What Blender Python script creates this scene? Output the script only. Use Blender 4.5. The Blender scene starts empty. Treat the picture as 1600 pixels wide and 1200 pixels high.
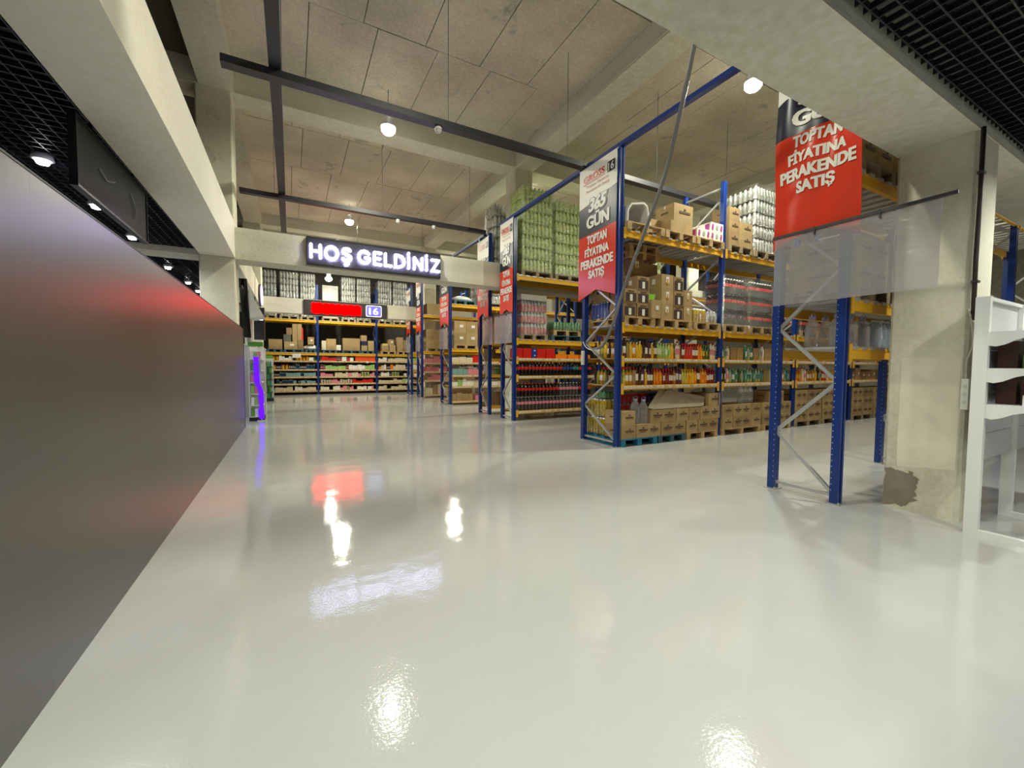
import bpy, bmesh, math, random
from mathutils import Matrix, Vector

random.seed(7)
S = bpy.context.scene
COL = S.collection
R = math.radians

# ------------------------------------------------------------------ camera
cam = bpy.data.cameras.new('camera')
cam.sensor_width = 36.0
cam.sensor_fit = 'HORIZONTAL'
cam.lens = 642.0 / 1600.0 * 36.0
cam.clip_start = 0.05
cam.clip_end = 200
camo = bpy.data.objects.new('camera', cam)
COL.objects.link(camo)
yaw, pitch, roll = R(28.25), R(-2.6), R(0.35)
fw = Vector((math.sin(yaw) * math.cos(pitch), math.cos(yaw) * math.cos(pitch), math.sin(pitch)))
rt = Vector((math.cos(yaw), -math.sin(yaw), 0))
up = rt.cross(fw)
rt2 = math.cos(roll) * rt + math.sin(roll) * up
up2 = -math.sin(roll) * rt + math.cos(roll) * up
mw = Matrix((rt2, up2, -fw)).transposed().to_4x4()
mw.translation = Vector((0, 0, 1.5))
camo.matrix_world = mw
S.camera = camo

# ------------------------------------------------------------------ world, exposure, big lamps
w = bpy.data.worlds.new('world')
S.world = w
w.use_nodes = True
w.node_tree.nodes['Background'].inputs[0].default_value = (0.62, 0.66, 0.75, 1)
w.node_tree.nodes['Background'].inputs[1].default_value = 0.03
S.view_settings.view_transform = 'Standard'
S.view_settings.look = 'None'
S.view_settings.gamma = 1
S.view_settings.use_curve_mapping = False
S.view_settings.exposure = 0.0

WARM = (0.97, 0.96, 0.77)
COOL = (0.93, 0.96, 1.0)
# hall lamps: (x, y, z, watts)
HALL = [(1.97, 9.50, 6.67, 175), (2.02, 16.77, 6.85, 260), (7.83, 4.95, 6.85, 280), (2.0, 3.2, 6.85, 160),
        (13.83, 8.65, 6.85, 220), (7.03, 12.25, 6.85, 260), (1.62, 21.3, 5.50, 60), (13.6, 4.4, 6.85, 180),
        (7.47, 20.3, 6.85, 200), (1.93, 20.3, 6.85, 180)]
# downlights of the low black ceilings: (x, y, z, watts)
SPOTS_LEFT = [(-2.40, 6.6, 3.75, 30), (-2.42, 8.1, 3.75, 30), (-2.46, 9.77, 3.75, 30), (-2.50, 12.38, 3.75, 30),
              (-2.48, 14.4, 3.75, 30), (-2.5, 15.91, 3.75, 30)]
SPOTS_NEAR = [(2.0, -0.3, 3.75, 34), (4.4, -0.4, 3.75, 40), (7.0, 0.3, 3.75, 62), (-0.2, 0.5, 3.75, 55),  # last one here is an unseen fill added to brighten left floor and soffit
              (3.0, -1.6, 3.75, 26), (6.0, -1.6, 3.75, 26), (9.6, 0.3, 3.75, 26)]


def lamp_light(name, loc, watts, color, radius, spread=170, kind='AREA'):
    l = bpy.data.lights.new(name, kind)
    l.energy = watts
    l.color = color
    if kind == 'AREA':
        l.shape = 'DISK'
        l.size = radius * 2
        l.spread = R(spread)
    else:
        l.shadow_soft_size = radius
    o = bpy.data.objects.new(name, l)
    o.location = loc
    COL.objects.link(o)
    return o


# ------------------------------------------------------------------ materials
MATS = {}


def nt(m):
    m.use_nodes = True
    return m.node_tree, m.node_tree.nodes['Principled BSDF']


def mat(name, col, rough=0.5, metal=0.0, spec=0.5, emit=None, es=0.0, noise=0.0, nscale=8.0, bump=0.0, bscale=30.0,
        coat=0.0, alpha=1.0, trans=0.0):
    if name in MATS:
        return MATS[name]
    m = bpy.data.materials.new(name)
    t, b = nt(m)
    b.inputs['Base Color'].default_value = (*col, 1)
    b.inputs['Roughness'].default_value = rough
    b.inputs['Metallic'].default_value = metal
    b.inputs['Specular IOR Level'].default_value = spec
    b.inputs['Coat Weight'].default_value = coat
    b.inputs['Alpha'].default_value = alpha
    b.inputs['Transmission Weight'].default_value = trans
    if emit:
        b.inputs['Emission Color'].default_value = (*emit, 1)
        b.inputs['Emission Strength'].default_value = es
    L = t.links.new
    if noise or bump:
        g = t.nodes.new('ShaderNodeNewGeometry')
    if noise:
        n = t.nodes.new('ShaderNodeTexNoise')
        n.inputs['Scale'].default_value = nscale
        n.inputs['Detail'].default_value = 5
        L(g.outputs['Position'], n.inputs['Vector'])
        r = t.nodes.new('ShaderNodeValToRGB')
        r.color_ramp.elements[0].position = 0.3
        r.color_ramp.elements[1].position = 0.7
        r.color_ramp.elements[0].color = (*[c * (1 - noise) for c in col], 1)
        r.color_ramp.elements[1].color = (*[min(1, c * (1 + noise)) for c in col], 1)
        L(n.outputs[0], r.inputs[0])
        L(r.outputs[0], b.inputs['Base Color'])
    if bump:
        n2 = t.nodes.new('ShaderNodeTexNoise')
        n2.inputs['Scale'].default_value = bscale
        n2.inputs['Detail'].default_value = 3
        L(g.outputs['Position'], n2.inputs['Vector'])
        bp = t.nodes.new('ShaderNodeBump')
        bp.inputs['Strength'].default_value = bump
        bp.inputs['Distance'].default_value = 0.02
        L(n2.outputs[0], bp.inputs['Height'])
        L(bp.outputs[0], b.inputs['Normal'])
    MATS[name] = m
    return m


def concrete(name, c0, c1, stain=(0.10, 0.09, 0.07), stretch=(1, 1, 1), stain_amt=0.5):
    """cast concrete: cloudy tone, fine grain, darker stains with a shape of their own"""
    m = bpy.data.materials.new(name)
    t, b = nt(m)
    L = t.links.new
    g = t.nodes.new('ShaderNodeNewGeometry')
    mp = t.nodes.new('ShaderNodeMapping')
    mp.inputs['Scale'].default_value = stretch
    L(g.outputs['Position'], mp.inputs['Vector'])

    def noise(sc, det, ro=0.55):
        n = t.nodes.new('ShaderNodeTexNoise')
        n.inputs['Scale'].default_value = sc
        n.inputs['Detail'].default_value = det
        n.inputs['Roughness'].default_value = ro
        L(mp.outputs[0], n.inputs['Vector'])
        return n

    a = noise(0.55, 6)
    ra = t.nodes.new('ShaderNodeValToRGB')
    ra.color_ramp.elements[0].position = 0.35
    ra.color_ramp.elements[1].position = 0.68
    ra.color_ramp.elements[0].color = (*c0, 1)
    ra.color_ramp.elements[1].color = (*c1, 1)
    L(a.outputs[0], ra.inputs[0])
    s = noise(1.3, 8, 0.65)
    rs = t.nodes.new('ShaderNodeValToRGB')
    rs.color_ramp.elements[0].position = 0.60
    rs.color_ramp.elements[1].position = 0.76
    L(s.outputs[0], rs.inputs[0])
    ms = t.nodes.new('ShaderNodeMath')
    ms.operation = 'MULTIPLY'
    ms.inputs[1].default_value = stain_amt
    L(rs.outputs[0], ms.inputs[0])
    mx = t.nodes.new('ShaderNodeMixRGB')
    L(ms.outputs[0], mx.inputs[0])
    L(ra.outputs[0], mx.inputs[1])
    mx.inputs[2].default_value = (*stain, 1)
    gr = noise(22, 4)
    mg = t.nodes.new('ShaderNodeMixRGB')
    mg.blend_type = 'OVERLAY'
    mg.inputs[0].default_value = 0.35
    L(mx.outputs[0], mg.inputs[1])
    L(gr.outputs[0], mg.inputs[2])
    L(mg.outputs[0], b.inputs['Base Color'])
    b.inputs['Roughness'].default_value = 0.85
    b.inputs['Specular IOR Level'].default_value = 0.25
    bp = t.nodes.new('ShaderNodeBump')
    bp.inputs['Strength'].default_value = 0.25
    bp.inputs['Distance'].default_value = 0.02
    L(gr.outputs[0], bp.inputs['Height'])
    L(bp.outputs[0], b.inputs['Normal'])
    MATS[name] = m
    return m


M_CEIL = concrete('concrete_slab', (0.46, 0.415, 0.32), (0.66, 0.60, 0.48), stain_amt=0.75)
M_BEAM = concrete('concrete_beam', (0.55, 0.53, 0.43), (0.72, 0.70, 0.58), stain_amt=0.25, stretch=(0.6, 0.6, 2))
M_SMOOTH = concrete('concrete_smooth', (0.76, 0.72, 0.61), (0.86, 0.82, 0.71), stain_amt=0.10, stretch=(0.5, 0.5, 1))
M_COLM = concrete('concrete_column', (0.62, 0.59, 0.46), (0.86, 0.83, 0.67), stain_amt=0.5, stretch=(1.3, 1.3, 1.1))


def floor_material():
    m = bpy.data.materials.new('glossy_epoxy')
    t, b = nt(m)
    L = t.links.new
    g = t.nodes.new('ShaderNodeNewGeometry')
    n = t.nodes.new('ShaderNodeTexNoise')
    n.inputs['Scale'].default_value = 0.8
    n.inputs['Detail'].default_value = 4
    L(g.outputs['Position'], n.inputs['Vector'])
    r = t.nodes.new('ShaderNodeValToRGB')
    r.color_ramp.elements[0].color = (0.47, 0.476, 0.465, 1)
    r.color_ramp.elements[1].color = (0.53, 0.537, 0.525, 1)
    L(n.outputs[0], r.inputs[0])
    L(r.outputs[0], b.inputs['Base Color'])
    b.inputs['Roughness'].default_value = 0.06
    b.inputs['Specular IOR Level'].default_value = 0.85
    # trowelled resin: slow waves and a fine orange peel
    w1 = t.nodes.new('ShaderNodeTexNoise')
    w1.inputs['Scale'].default_value = 3.2
    w1.inputs['Detail'].default_value = 2
    L(g.outputs['Position'], w1.inputs['Vector'])
    w2 = t.nodes.new('ShaderNodeTexNoise')
    w2.inputs['Scale'].default_value = 60
    w2.inputs['Detail'].default_value = 2
    L(g.outputs['Position'], w2.inputs['Vector'])
    b1 = t.nodes.new('ShaderNodeBump')
    b1.inputs['Strength'].default_value = 0.35
    b1.inputs['Distance'].default_value = 0.01
    L(w1.outputs[0], b1.inputs['Height'])
    b2 = t.nodes.new('ShaderNodeBump')
    b2.inputs['Strength'].default_value = 0.25
    b2.inputs['Distance'].default_value = 0.002
    L(w2.outputs[0], b2.inputs['Height'])
    L(b1.outputs[0], b2.inputs['Normal'])
    L(b2.outputs[0], b.inputs['Normal'])
    return m


M_FLOOR = floor_material()


def film_material(name, tint, gloss, bscale=14, rough=0.15, opac=0.0, dcol=(0.8, 0.8, 0.8)):
    """clear stretch film: see-through with crinkled highlights"""
    m = bpy.data.materials.new(name)
    m.use_nodes = True
    t = m.node_tree
    for n in list(t.nodes):
        t.nodes.remove(n)
    L = t.links.new
    out = t.nodes.new('ShaderNodeOutputMaterial')
    tr = t.nodes.new('ShaderNodeBsdfTransparent')
    tr.inputs[0].default_value = (*tint, 1)
    gl = t.nodes.new('ShaderNodeBsdfGlossy')
    gl.inputs['Roughness'].default_value = rough
    gl.inputs['Color'].default_value = (1, 1, 1, 1)
    di = t.nodes.new('ShaderNodeBsdfDiffuse')
    di.inputs[0].default_value = (*dcol, 1)
    g = t.nodes.new('ShaderNodeNewGeometry')
    mp = t.nodes.new('ShaderNodeMapping')
    mp.inputs['Scale'].default_value = (1, 1, 2.2)
    L(g.outputs['Position'], mp.inputs['Vector'])
    n = t.nodes.new('ShaderNodeTexNoise')
    n.inputs['Scale'].default_value = bscale
    n.inputs['Detail'].default_value = 4
    L(mp.outputs[0], n.inputs['Vector'])
    bp = t.nodes.new('ShaderNodeBump')
    bp.inputs['Strength'].default_value = 0.9
    bp.inputs['Distance'].default_value = 0.05
    L(n.outputs[0], bp.inputs['Height'])
    L(bp.outputs[0], gl.inputs['Normal'])
    m1 = t.nodes.new('ShaderNodeMixShader')
    m1.inputs[0].default_value = gloss
    L(tr.outputs[0], m1.inputs[1])
    L(gl.outputs[0], m1.inputs[2])
    m2 = t.nodes.new('ShaderNodeMixShader')
    m2.inputs[0].default_value = opac
    L(m1.outputs[0], m2.inputs[1])
    L(di.outputs[0], m2.inputs[2])
    L(m2.outputs[0], out.inputs[0])
    MATS[name] = m
    return m


M_FILM = film_material('stretch_film', (0.95, 0.96, 0.95), 0.13)
M_SHEET = film_material('frosted_pvc', (0.92, 0.92, 0.94), 0.08, bscale=2, rough=0.35, opac=0.27, dcol=(0.55, 0.54, 0.56))

BLUE = mat('rack_blue', (0.007, 0.034, 0.205), 0.3, spec=0.5)
YELL = mat('beam_yellow', (0.80, 0.42, 0.015), 0.4)
GALV = mat('galvanised', (0.55, 0.56, 0.56), 0.4, metal=0.6)
DECK = mat('deck_steel', (0.42, 0.42, 0.41), 0.45, metal=0.5)
BOARD = mat('shelf_board', (0.42, 0.27, 0.11), 0.6, noise=0.2, nscale=12)
WOOD = mat('pallet_wood', (0.46, 0.31, 0.14), 0.75, noise=0.3, nscale=9)
WOODO = mat('pallet_old', (0.30, 0.23, 0.14), 0.8, noise=0.3, nscale=9)
PBLUE = mat('pallet_blue', (0.01, 0.17, 0.30), 0.6, noise=0.2)
PNAVY = mat('pallet_teal', (0.03, 0.10, 0.13), 0.6, noise=0.2)
KRAFT = mat('kraft', (0.35, 0.235, 0.105), 0.75, noise=0.12, nscale=5)
KRAFT2 = mat('kraft_pale', (0.41, 0.285, 0.13), 0.75, noise=0.12, nscale=5)
KRAFT3 = mat('kraft_dark', (0.26, 0.17, 0.08), 0.75, noise=0.12, nscale=5)
GREYCARD = mat('grey_card', (0.31, 0.265, 0.19), 0.8, noise=0.08)
PRINT = mat('print_brown', (0.10, 0.06, 0.035), 0.7)
TAPE = mat('packing_tape', (0.40, 0.28, 0.13), 0.3)
WHITE = mat('white_paint', (0.82, 0.82, 0.80), 0.35)
PAPER = mat('paper_white', (0.80, 0.79, 0.74), 0.7)
BLACK = mat('black', (0.012, 0.012, 0.014), 0.4)
BLKGLOSS = mat('black_gloss', (0.008, 0.008, 0.009), 0.12)
RAILM = mat('rail_dark', (0.018, 0.018, 0.026), 0.45)
DKGREY = mat('dark_grey', (0.05, 0.05, 0.055), 0.5)
GREY = mat('grey', (0.36, 0.36, 0.37), 0.5)
LGREY = mat('light_grey', (0.60, 0.61, 0.62), 0.4)
CABLE = mat('cable_grey', (0.20, 0.20, 0.21), 0.45)
RED = mat('red', (0.62, 0.015, 0.012), 0.35)
DRED = mat('dark_red', (0.22, 0.008, 0.012), 0.3)
ORNG = mat('orange', (0.85, 0.22, 0.01), 0.35)
YEL = mat('yellow', (0.80, 0.50, 0.02), 0.3)
GREEN = mat('green', (0.10, 0.35, 0.05), 0.3)
LGREEN = mat('light_green', (0.33, 0.58, 0.16), 0.3)
DGREEN = mat('dark_green', (0.02, 0.10, 0.03), 0.3)
TEAL = mat('teal', (0.03, 0.25, 0.22), 0.3)
NAVY = mat('navy', (0.01, 0.015, 0.07), 0.4)
BLUEP = mat('blue_print', (0.02, 0.05, 0.33), 0.35)
PURPLE = mat('purple', (0.10, 0.015, 0.08), 0.4)
PINK = mat('pink', (0.72, 0.25, 0.32), 0.4)
COLA = mat('cola', (0.012, 0.008, 0.007), 0.12)
BROWNL = mat('brown_liquid', (0.05, 0.02, 0.012), 0.15)
GLASSY = mat('clear_plastic', (0.86, 0.90, 0.95), 0.06, trans=0.75, alpha=0.55)
WATERB = mat('water_blue', (0.62, 0.70, 0.82), 0.1, trans=0.5, alpha=0.8)
CAN_Y = mat('can_yellow', (0.52, 0.36, 0.02), 0.3, noise=0.5, nscale=30)
BAN_W = mat('banner_white', (0.80, 0.78, 0.72), 0.4)
BAN_R = mat('banner_red', (0.70, 0.045, 0.018), 0.26)
BAN_N = mat('banner_navy', (0.012, 0.014, 0.035), 0.35)
PACKG = mat('pack_green', (0.50, 0.63, 0.15), 0.3, noise=0.5, nscale=16, bump=0.6, bscale=25)
PACKS = mat('pack_silver', (0.40, 0.41, 0.40), 0.2, noise=0.4, nscale=14, metal=0.25, bump=0.6, bscale=25)
PACKR = mat('pack_red', (0.55, 0.08, 0.09), 0.25, noise=0.3, nscale=14, bump=0.4)
PACKC = mat('pack_clear', (0.34, 0.34, 0.33), 0.15, noise=0.3, nscale=14, bump=0.4)
PACKGG = mat('pack_leaf', (0.05, 0.22, 0.06), 0.25, noise=0.4, nscale=20, bump=0.4)
LAMPM = mat('lamp_glow', (1, 1, 1), emit=(1.0, 0.97, 0.84), es=16)
SPOTM = mat('spot_glow', (1, 1, 1), emit=(1.0, 0.98, 1.0), es=22)
SIGNW = mat('sign_white', (1, 1, 1), emit=(0.58, 0.54, 1.0), es=9)
NUMW_M = mat('number_white', (1, 1, 1), emit=(0.85, 0.82, 1.0), es=1.6)
SIGNB = mat('sign_blue', (0.2, 0.2, 0.8), emit=(0.07, 0.05, 0.62), es=1.0)
SIGNR = mat('sign_red', (0.02, 0.0, 0.0), 0.8, spec=0.0, emit=(1.0, 0.0, 0.0), es=10)
MARKV = mat('mark_violet', (0.2, 0.0, 0.9), emit=(0.07, 0.0, 1.0), es=1.25)
LILAC = mat('sign_lilac', (0.7, 0.5, 1.0), emit=(0.55, 0.35, 1.0), es=2.5)
PANELM = mat('partition_panel', (0.17, 0.165, 0.155), 0.335, metal=0.75, spec=0.6)
SIGNPANEL = mat('sign_panel', (0.035, 0.035, 0.038), 0.4)


# ------------------------------------------------------------------ mesh builder
class MB:
    def __init__(s):
        s.v, s.f, s.m, s.mats, s.sm = [], [], [], [], []

    def mi(s, m):
        if m not in s.mats:
            s.mats.append(m)
        return s.mats.index(m)

    def add(s, vs, fs, m, smooth=False):
        o = len(s.v)
        i = s.mi(m)
        s.v += [tuple(q) for q in vs]
        for f in fs:
            s.f.append([o + k for k in f])
            s.m.append(i)
            s.sm.append(smooth)
        return s

    def box(s, x0, y0, z0, x1, y1, z1, m):
        v = [(x0, y0, z0), (x1, y0, z0), (x1, y1, z0), (x0, y1, z0), (x0, y0, z1), (x1, y0, z1), (x1, y1, z1), (x0, y1, z1)]
        return s.add(v, [(0, 3, 2, 1), (4, 5, 6, 7), (0, 1, 5, 4), (1, 2, 6, 5), (2, 3, 7, 6), (3, 0, 4, 7)], m)

    def prism(s, poly, axis, a0, a1, m, smooth=False):
        """poly of 2-D points extruded along axis 'x','y','z' from a0 to a1"""
        def P(p, a):
            return {'x': (a, p[0], p[1]), 'y': (p[0], a, p[1]), 'z': (p[0], p[1], a)}[axis]
        n = len(poly)
        vs = [P(p, a0) for p in poly] + [P(p, a1) for p in poly]
        fs = [tuple(range(n))[::-1], tuple(range(n, 2 * n))]
        s.add(vs, fs, m)
        o = len(s.v) - 2 * n
        i = s.mi(m)
        for k in range(n):
            s.f.append([o + k, o + (k + 1) % n, o + n + (k + 1) % n, o + n + k])
            s.m.append(i)
            s.sm.append(smooth)
        return s

    def bar(s, p, q, w, h, m, upv=(0, 0, 1)):
        p, q = Vector(p), Vector(q)
        d = (q - p).normalized()
        u = Vector(upv)
        if abs(d.dot(u)) > 0.98:
            u = Vector((1, 0, 0))
        a = d.cross(u).normalized() * w / 2
        b = a.cross(d).normalized() * h / 2
        v = [p - a - b, p + a - b, p + a + b, p - a + b, q - a - b, q + a - b, q + a + b, q - a + b]
        return s.add(v, [(0, 1, 2, 3), (7, 6, 5, 4), (0, 4, 5, 1), (1, 5, 6, 2), (2, 6, 7, 3), (3, 7, 4, 0)], m)

    def tube(s, pts, r, m, n=8):
        pts = [Vector(p) for p in pts]
        rings = []
        for k, p in enumerate(pts):
            d = (pts[min(k + 1, len(pts) - 1)] - pts[max(k - 1, 0)]).normalized()
            u = Vector((0, 0, 1)) if abs(d.z) < 0.9 else Vector((1, 0, 0))
            a = d.cross(u).normalized()
            b = a.cross(d).normalized()
            rings.append([p + r * (math.cos(2 * math.pi * j / n) * a + math.sin(2 * math.pi * j / n) * b) for j in range(n)])
        vs = [q for g in rings for q in g]
        fs = []
        for k in range(len(pts) - 1):
            for j in range(n):
                fs.append((k * n + j, k * n + (j + 1) % n, (k + 1) * n + (j + 1) % n, (k + 1) * n + j))
        fs.append(tuple(range(n))[::-1])
        fs.append(tuple(range((len(pts) - 1) * n, len(pts) * n)))
        return s.add(vs, fs, m, True)

    def lathe(s, prof, segs, c=(0, 0), n=10, sx=1.0, sy=1.0, patch=None):
        """prof: list of (r,z); segs: material for each band"""
        vs = []
        for r, z in prof:
            for j in range(n):
                a = 2 * math.pi * j / n
                vs.append((c[0] + sx * r * math.cos(a), c[1] + sy * r * math.sin(a), z))
        o = len(s.v)
        s.v += vs
        for k in range(len(prof) - 1):
            i = s.mi(segs[k])
            half = patch is not None and segs[k] is patch[0]
            for j in range(n):
                if half:
                    i = s.mi(patch[0] if j % 5 < 3 else patch[1])
                s.f.append([o + k * n + j, o + k * n + (j + 1) % n, o + (k + 1) * n + (j + 1) % n, o + (k + 1) * n + j])
                s.m.append(i)
                s.sm.append(True)
        for k, rev in ((0, True), (len(prof) - 1, False)):
            idx = [o + k * n + j for j in range(n)]
            s.f.append(idx[::-1] if rev else idx)
            s.m.append(s.mi(segs[0] if rev else segs[-1]))
            s.sm.append(False)
        return s

    def mesh(s, name='mesh'):
        me = bpy.data.meshes.new(name)
        me.from_pydata(s.v, [], s.f)
        for m in s.mats:
            me.materials.append(m)
        me.polygons.foreach_set('material_index', s.m)
        me.polygons.foreach_set('use_smooth', s.sm)
        me.update()
        return me


def thing(name, label=None, cat=None, loc=(0, 0, 0), rz=0.0, mesh=None, group=None, scale=None, kind=None):
    o = bpy.data.objects.new(name, mesh)
    COL.objects.link(o)
    o.location = loc
    if rz:
        o.rotation_euler = (0, 0, rz)
    if scale:
        o.scale = scale
    if label:
        o['label'] = label
    if cat:
        o['category'] = cat
    if group:
        o['group'] = group
    if kind:
        o['kind'] = kind
    return o


def part(name, mesh, parent, loc=(0, 0, 0), rot=None, label=None, kind=None, scale=None):
    o = bpy.data.objects.new(name, mesh)
    COL.objects.link(o)
    o.parent = parent
    o.location = loc
    if rot:
        o.rotation_euler = rot
    if scale:
        o.scale = scale
    if label:
        o['label'] = label
    if kind:
        o['kind'] = kind
    return o


def struct(name, mb, label, cat=None, loc=(0, 0, 0)):
    return thing(name, label, cat, loc, mesh=mb.mesh(name), kind='structure')


ORDW = ['leftmost', 'second from left', 'third from left', 'fourth from left', 'fifth from left', 'sixth from left',
        'seventh from left', 'eighth from left', 'ninth from left', 'tenth from left']


def ordw(i, n):
    if n == 1:
        return 'single'
    if i == n - 1:
        return 'rightmost'
    return ORDW[min(i, 9)]


_CACHE = {}


def cached(key, fn):
    if key not in _CACHE:
        _CACHE[key] = fn()
    return _CACHE[key]


def _text_mesh(body, size, m, bold=0.0, depth=0.0, shear=0.0, align='CENTER', cut=None):
    c = bpy.data.curves.new('t', 'FONT')
    c.body = body
    c.size = size
    c.align_x = align
    c.offset = bold
    c.extrude = depth
    c.shear = shear
    c.resolution_u = 3
    o = bpy.data.objects.new('t', c)
    COL.objects.link(o)
    dg = bpy.context.evaluated_depsgraph_get()
    me = bpy.data.meshes.new_from_object(o.evaluated_get(dg))
    bpy.data.objects.remove(o)
    bpy.data.curves.remove(c)
    me.materials.clear()
    me.materials.append(m)
    return me


RAW_TEXT = {}
for _b, _o, _s in (('365', 0.032, 0.25), ('365', 0.09, 0.25), ('GÜN', 0.032, 0.0), ('TOPTAN', 0.032, 0.0), ('FİYATINA', 0.032, 0.0), ('PERAKENDE', 0.032, 0.0),
                   ('SATIŞ', 0.032, 0.0), ('GROSS', 0.02, 0.0), ('16', 0.02, 0.0), ('16', 0.045, 0.0), ('Toptan Fiyatına', 0.0, 0.0), ('Perakende Satış', 0.0, 0.0)):
    RAW_TEXT[(_b, _o, _s)] = _text_mesh(_b, 1.0, BAN_W, _o, 0.0, _s)


# ------------------------------------------------------------------ SETTING
Z_SOF, Z_BTOP = 3.72, 4.42          # low ring beams
Z_UB, Z_SLAB = 7.10, 7.55           # high beams and slab
ROWS = [(1.40, 2.00), (10.45, 11.05), (19.5, 20.1)]
LX0, LX1 = -1.62, -1.0              # left column line
RX0, RX1 = 5.68, 6.26               # right column line
FX0, FX1 = 13.0, 13.58

struct('floor', MB().box(-9, -7, -0.2, 24, 25, 0, M_FLOOR), 'glossy pale grey epoxy resin floor', 'floor')
struct('wall_back', MB().box(-9, 24.6, 0, 24, 25, 7.6, mat('wall_dark', (0.10, 0.095, 0.085), 0.9, noise=0.2)), 'dark wall behind the back racks', 'wall')
struct('wall_right', MB().box(23.6, -7, 0, 24, 24.6, 7.6, mat('wall_far', (0.30, 0.28, 0.23), 0.9, noise=0.2)), 'dim concrete wall at the far right end of aisles', 'wall')
struct('wall_left', MB().box(-9, -7, 0, -8.7, 24.6, 7.6, mat('wall_dark', (0.1, 0.1, 0.1))), 'dark wall beyond the partition', 'wall')
struct('wall_rear', MB().box(-8.7, -7, 0, 23.6, -6.7, 7.6, mat('wall_rear', (0.45, 0.44, 0.41), 0.8)), 'pale wall behind the viewer', 'wall')

# ceiling slab with formwork fields
ceil = struct('ceiling', MB().box(-9, -7, Z_SLAB + 0.02, 24, 25, Z_SLAB + 0.25, mat('joint_dark', (0.10, 0.085, 0.06), 0.9)),
              'raw concrete ceiling slab with formwork joints', 'ceiling')
xb = [(-1.0, RX0), (RX1, FX0), (FX1, 20.0)]
yb = [(2.0, 10.45), (11.05, 19.5), (20.1, 24.6)]
for xi, (a, b) in enumerate(xb):
    for yi, (c, d) in enumerate(yb):
        nx = 6
        ys = [c, c + 1.05, c + 3.45, c + 5.9, d] if yi < 2 else [c, c + 2.2, d]
        for j in range(len(ys) - 1):
            off = 0.25 * (j % 2)
            xs = [a] + [a + off + (b - a) * k / nx for k in range(1 if off < 0.01 else 1, nx)] + [b]
            for k in range(len(xs) - 1):
                wx, wy = xs[k + 1] - xs[k] - 0.014, ys[j + 1] - ys[j] - 0.014
                dz = random.uniform(0.0, 0.012)
                key = ('fp', round(wx, 3), round(wy, 3))
                me = cached(key, lambda: MB().box(0, 0, 0, wx, wy, 0.05, M_CEIL).mesh('formwork_panel'))
                part('formwork_panel', me, ceil, (xs[k] + 0.007, ys[j] + 0.007, Z_SLAB - 0.018 - dz))

# high beams
trim_n = [0]


def trim(mb, label, cat='beam'):
    trim_n[0] += 1
    return struct('trim_%d' % trim_n[0], mb, label, cat)


for (y0, y1), nm in zip(ROWS, ('above the near columns', 'above the sign lintel', 'above the far columns')):
    trim(MB().box(-8.7, y0, Z_UB, 23.6, y1, Z_SLAB + 0.02, M_BEAM), 'high concrete ceiling beam running crosswise ' + nm)
for (x0, x1), nm in (((-1.55, -0.95), 'over the left column line'), ((RX0, RX1), 'over the rack ends'), ((FX0, FX1), 'deep over the right racks')):
    for k, (c, d) in enumerate(((2.0, 10.45), (11.05, 19.5), (20.1, 24.6))):
        trim(MB().box(x0, c, Z_UB + 0.003, x1, d, Z_SLAB + 0.02, M_BEAM),
             'high concrete beam running lengthwise %s, %s span' % (nm, ('near', 'middle', 'far')[k]))
# low ring beams
trim(MB().box(-8.7, 1.40, Z_SOF, 23.6, 2.00, Z_BTOP, M_BEAM), 'low concrete beam crossing overhead to the near column')
trim(MB().box(-8.7, 10.45, Z_SOF - 0.02, 23.6, 11.05, Z_BTOP - 0.06, M_BEAM), 'concrete lintel carrying the lit white welcome sign')
trim(MB().box(-8.7, 19.5, 3.62, 23.6, 20.1, 4.24, M_BEAM), 'far concrete lintel carrying the red sign')
trim(MB().box(-1.60, 2.0, Z_SOF, -1.0, 10.45, Z_BTOP + 0.03, M_SMOOTH), 'smooth concrete beam running above the grey partition')
trim(MB().box(-1.60, 11.05, Z_SOF, -1.0, 19.5, Z_BTOP, M_BEAM), 'concrete beam continuing behind the left column')


def column(x0, y0, x1, y1, z1, label):
    c = 0.025
    y0, y1 = y0 + 0.006, y1 - 0.006
    pl = [(x0 + c, y0), (x1 - c, y0), (x1, y0 + c), (x1, y1 - c), (x1 - c, y1), (x0 + c, y1), (x0, y1 - c), (x0, y0 + c)]
    mb = MB().prism(pl, 'z', 0, z1, M_COLM)
    trim(mb, label, 'column')


for k, (y0, y1) in enumerate(ROWS):
    nm = ('near', 'middle', 'far')[k]
    column(RX0, y0, RX1, y1, Z_UB, ['stained concrete column beside the white shelf unit', 'concrete column between the back-to-back racks',
                                    'far concrete column among the racks'][k])
    if k:
        column(LX0, y0, LX1, y1, Z_UB, ['', 'concrete column at the end of the grey partition', 'far concrete column left of the back rack'][k])
    column(FX0, y0, FX1, y1, Z_UB, 'concrete column deep in the right racks, %s row' % nm)


def wall_patch(name, pts, label):
    """thin irregular skin on the aisle face of the near column"""
    col = [o for o in COL.objects if o.get('label', '').startswith('stained concrete column')][0]
    n = len(pts)
    mb = MB().prism(pts, 'x', RX0 - 0.0025, RX0 + 0.001, mat(name, *label[1]))
    part(name, mb.mesh(name), col, label=label[0])


def ragged(pts, amp, k=5, seed=1):
    rr = random.Random(seed)
    out = []
    for i, p in enumerate(pts):
        q = pts[(i + 1) % len(pts)]
        for j in range(k):
            t = j / k
            e = amp if 0 < i + j else 0
            out.append((min(1.985, max(1.42, p[0] + (q[0] - p[0]) * t + rr.uniform(-e, e))), max(0.004, p[1] + (q[1] - p[1]) * t + rr.uniform(-e, e))))
    return out


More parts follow.
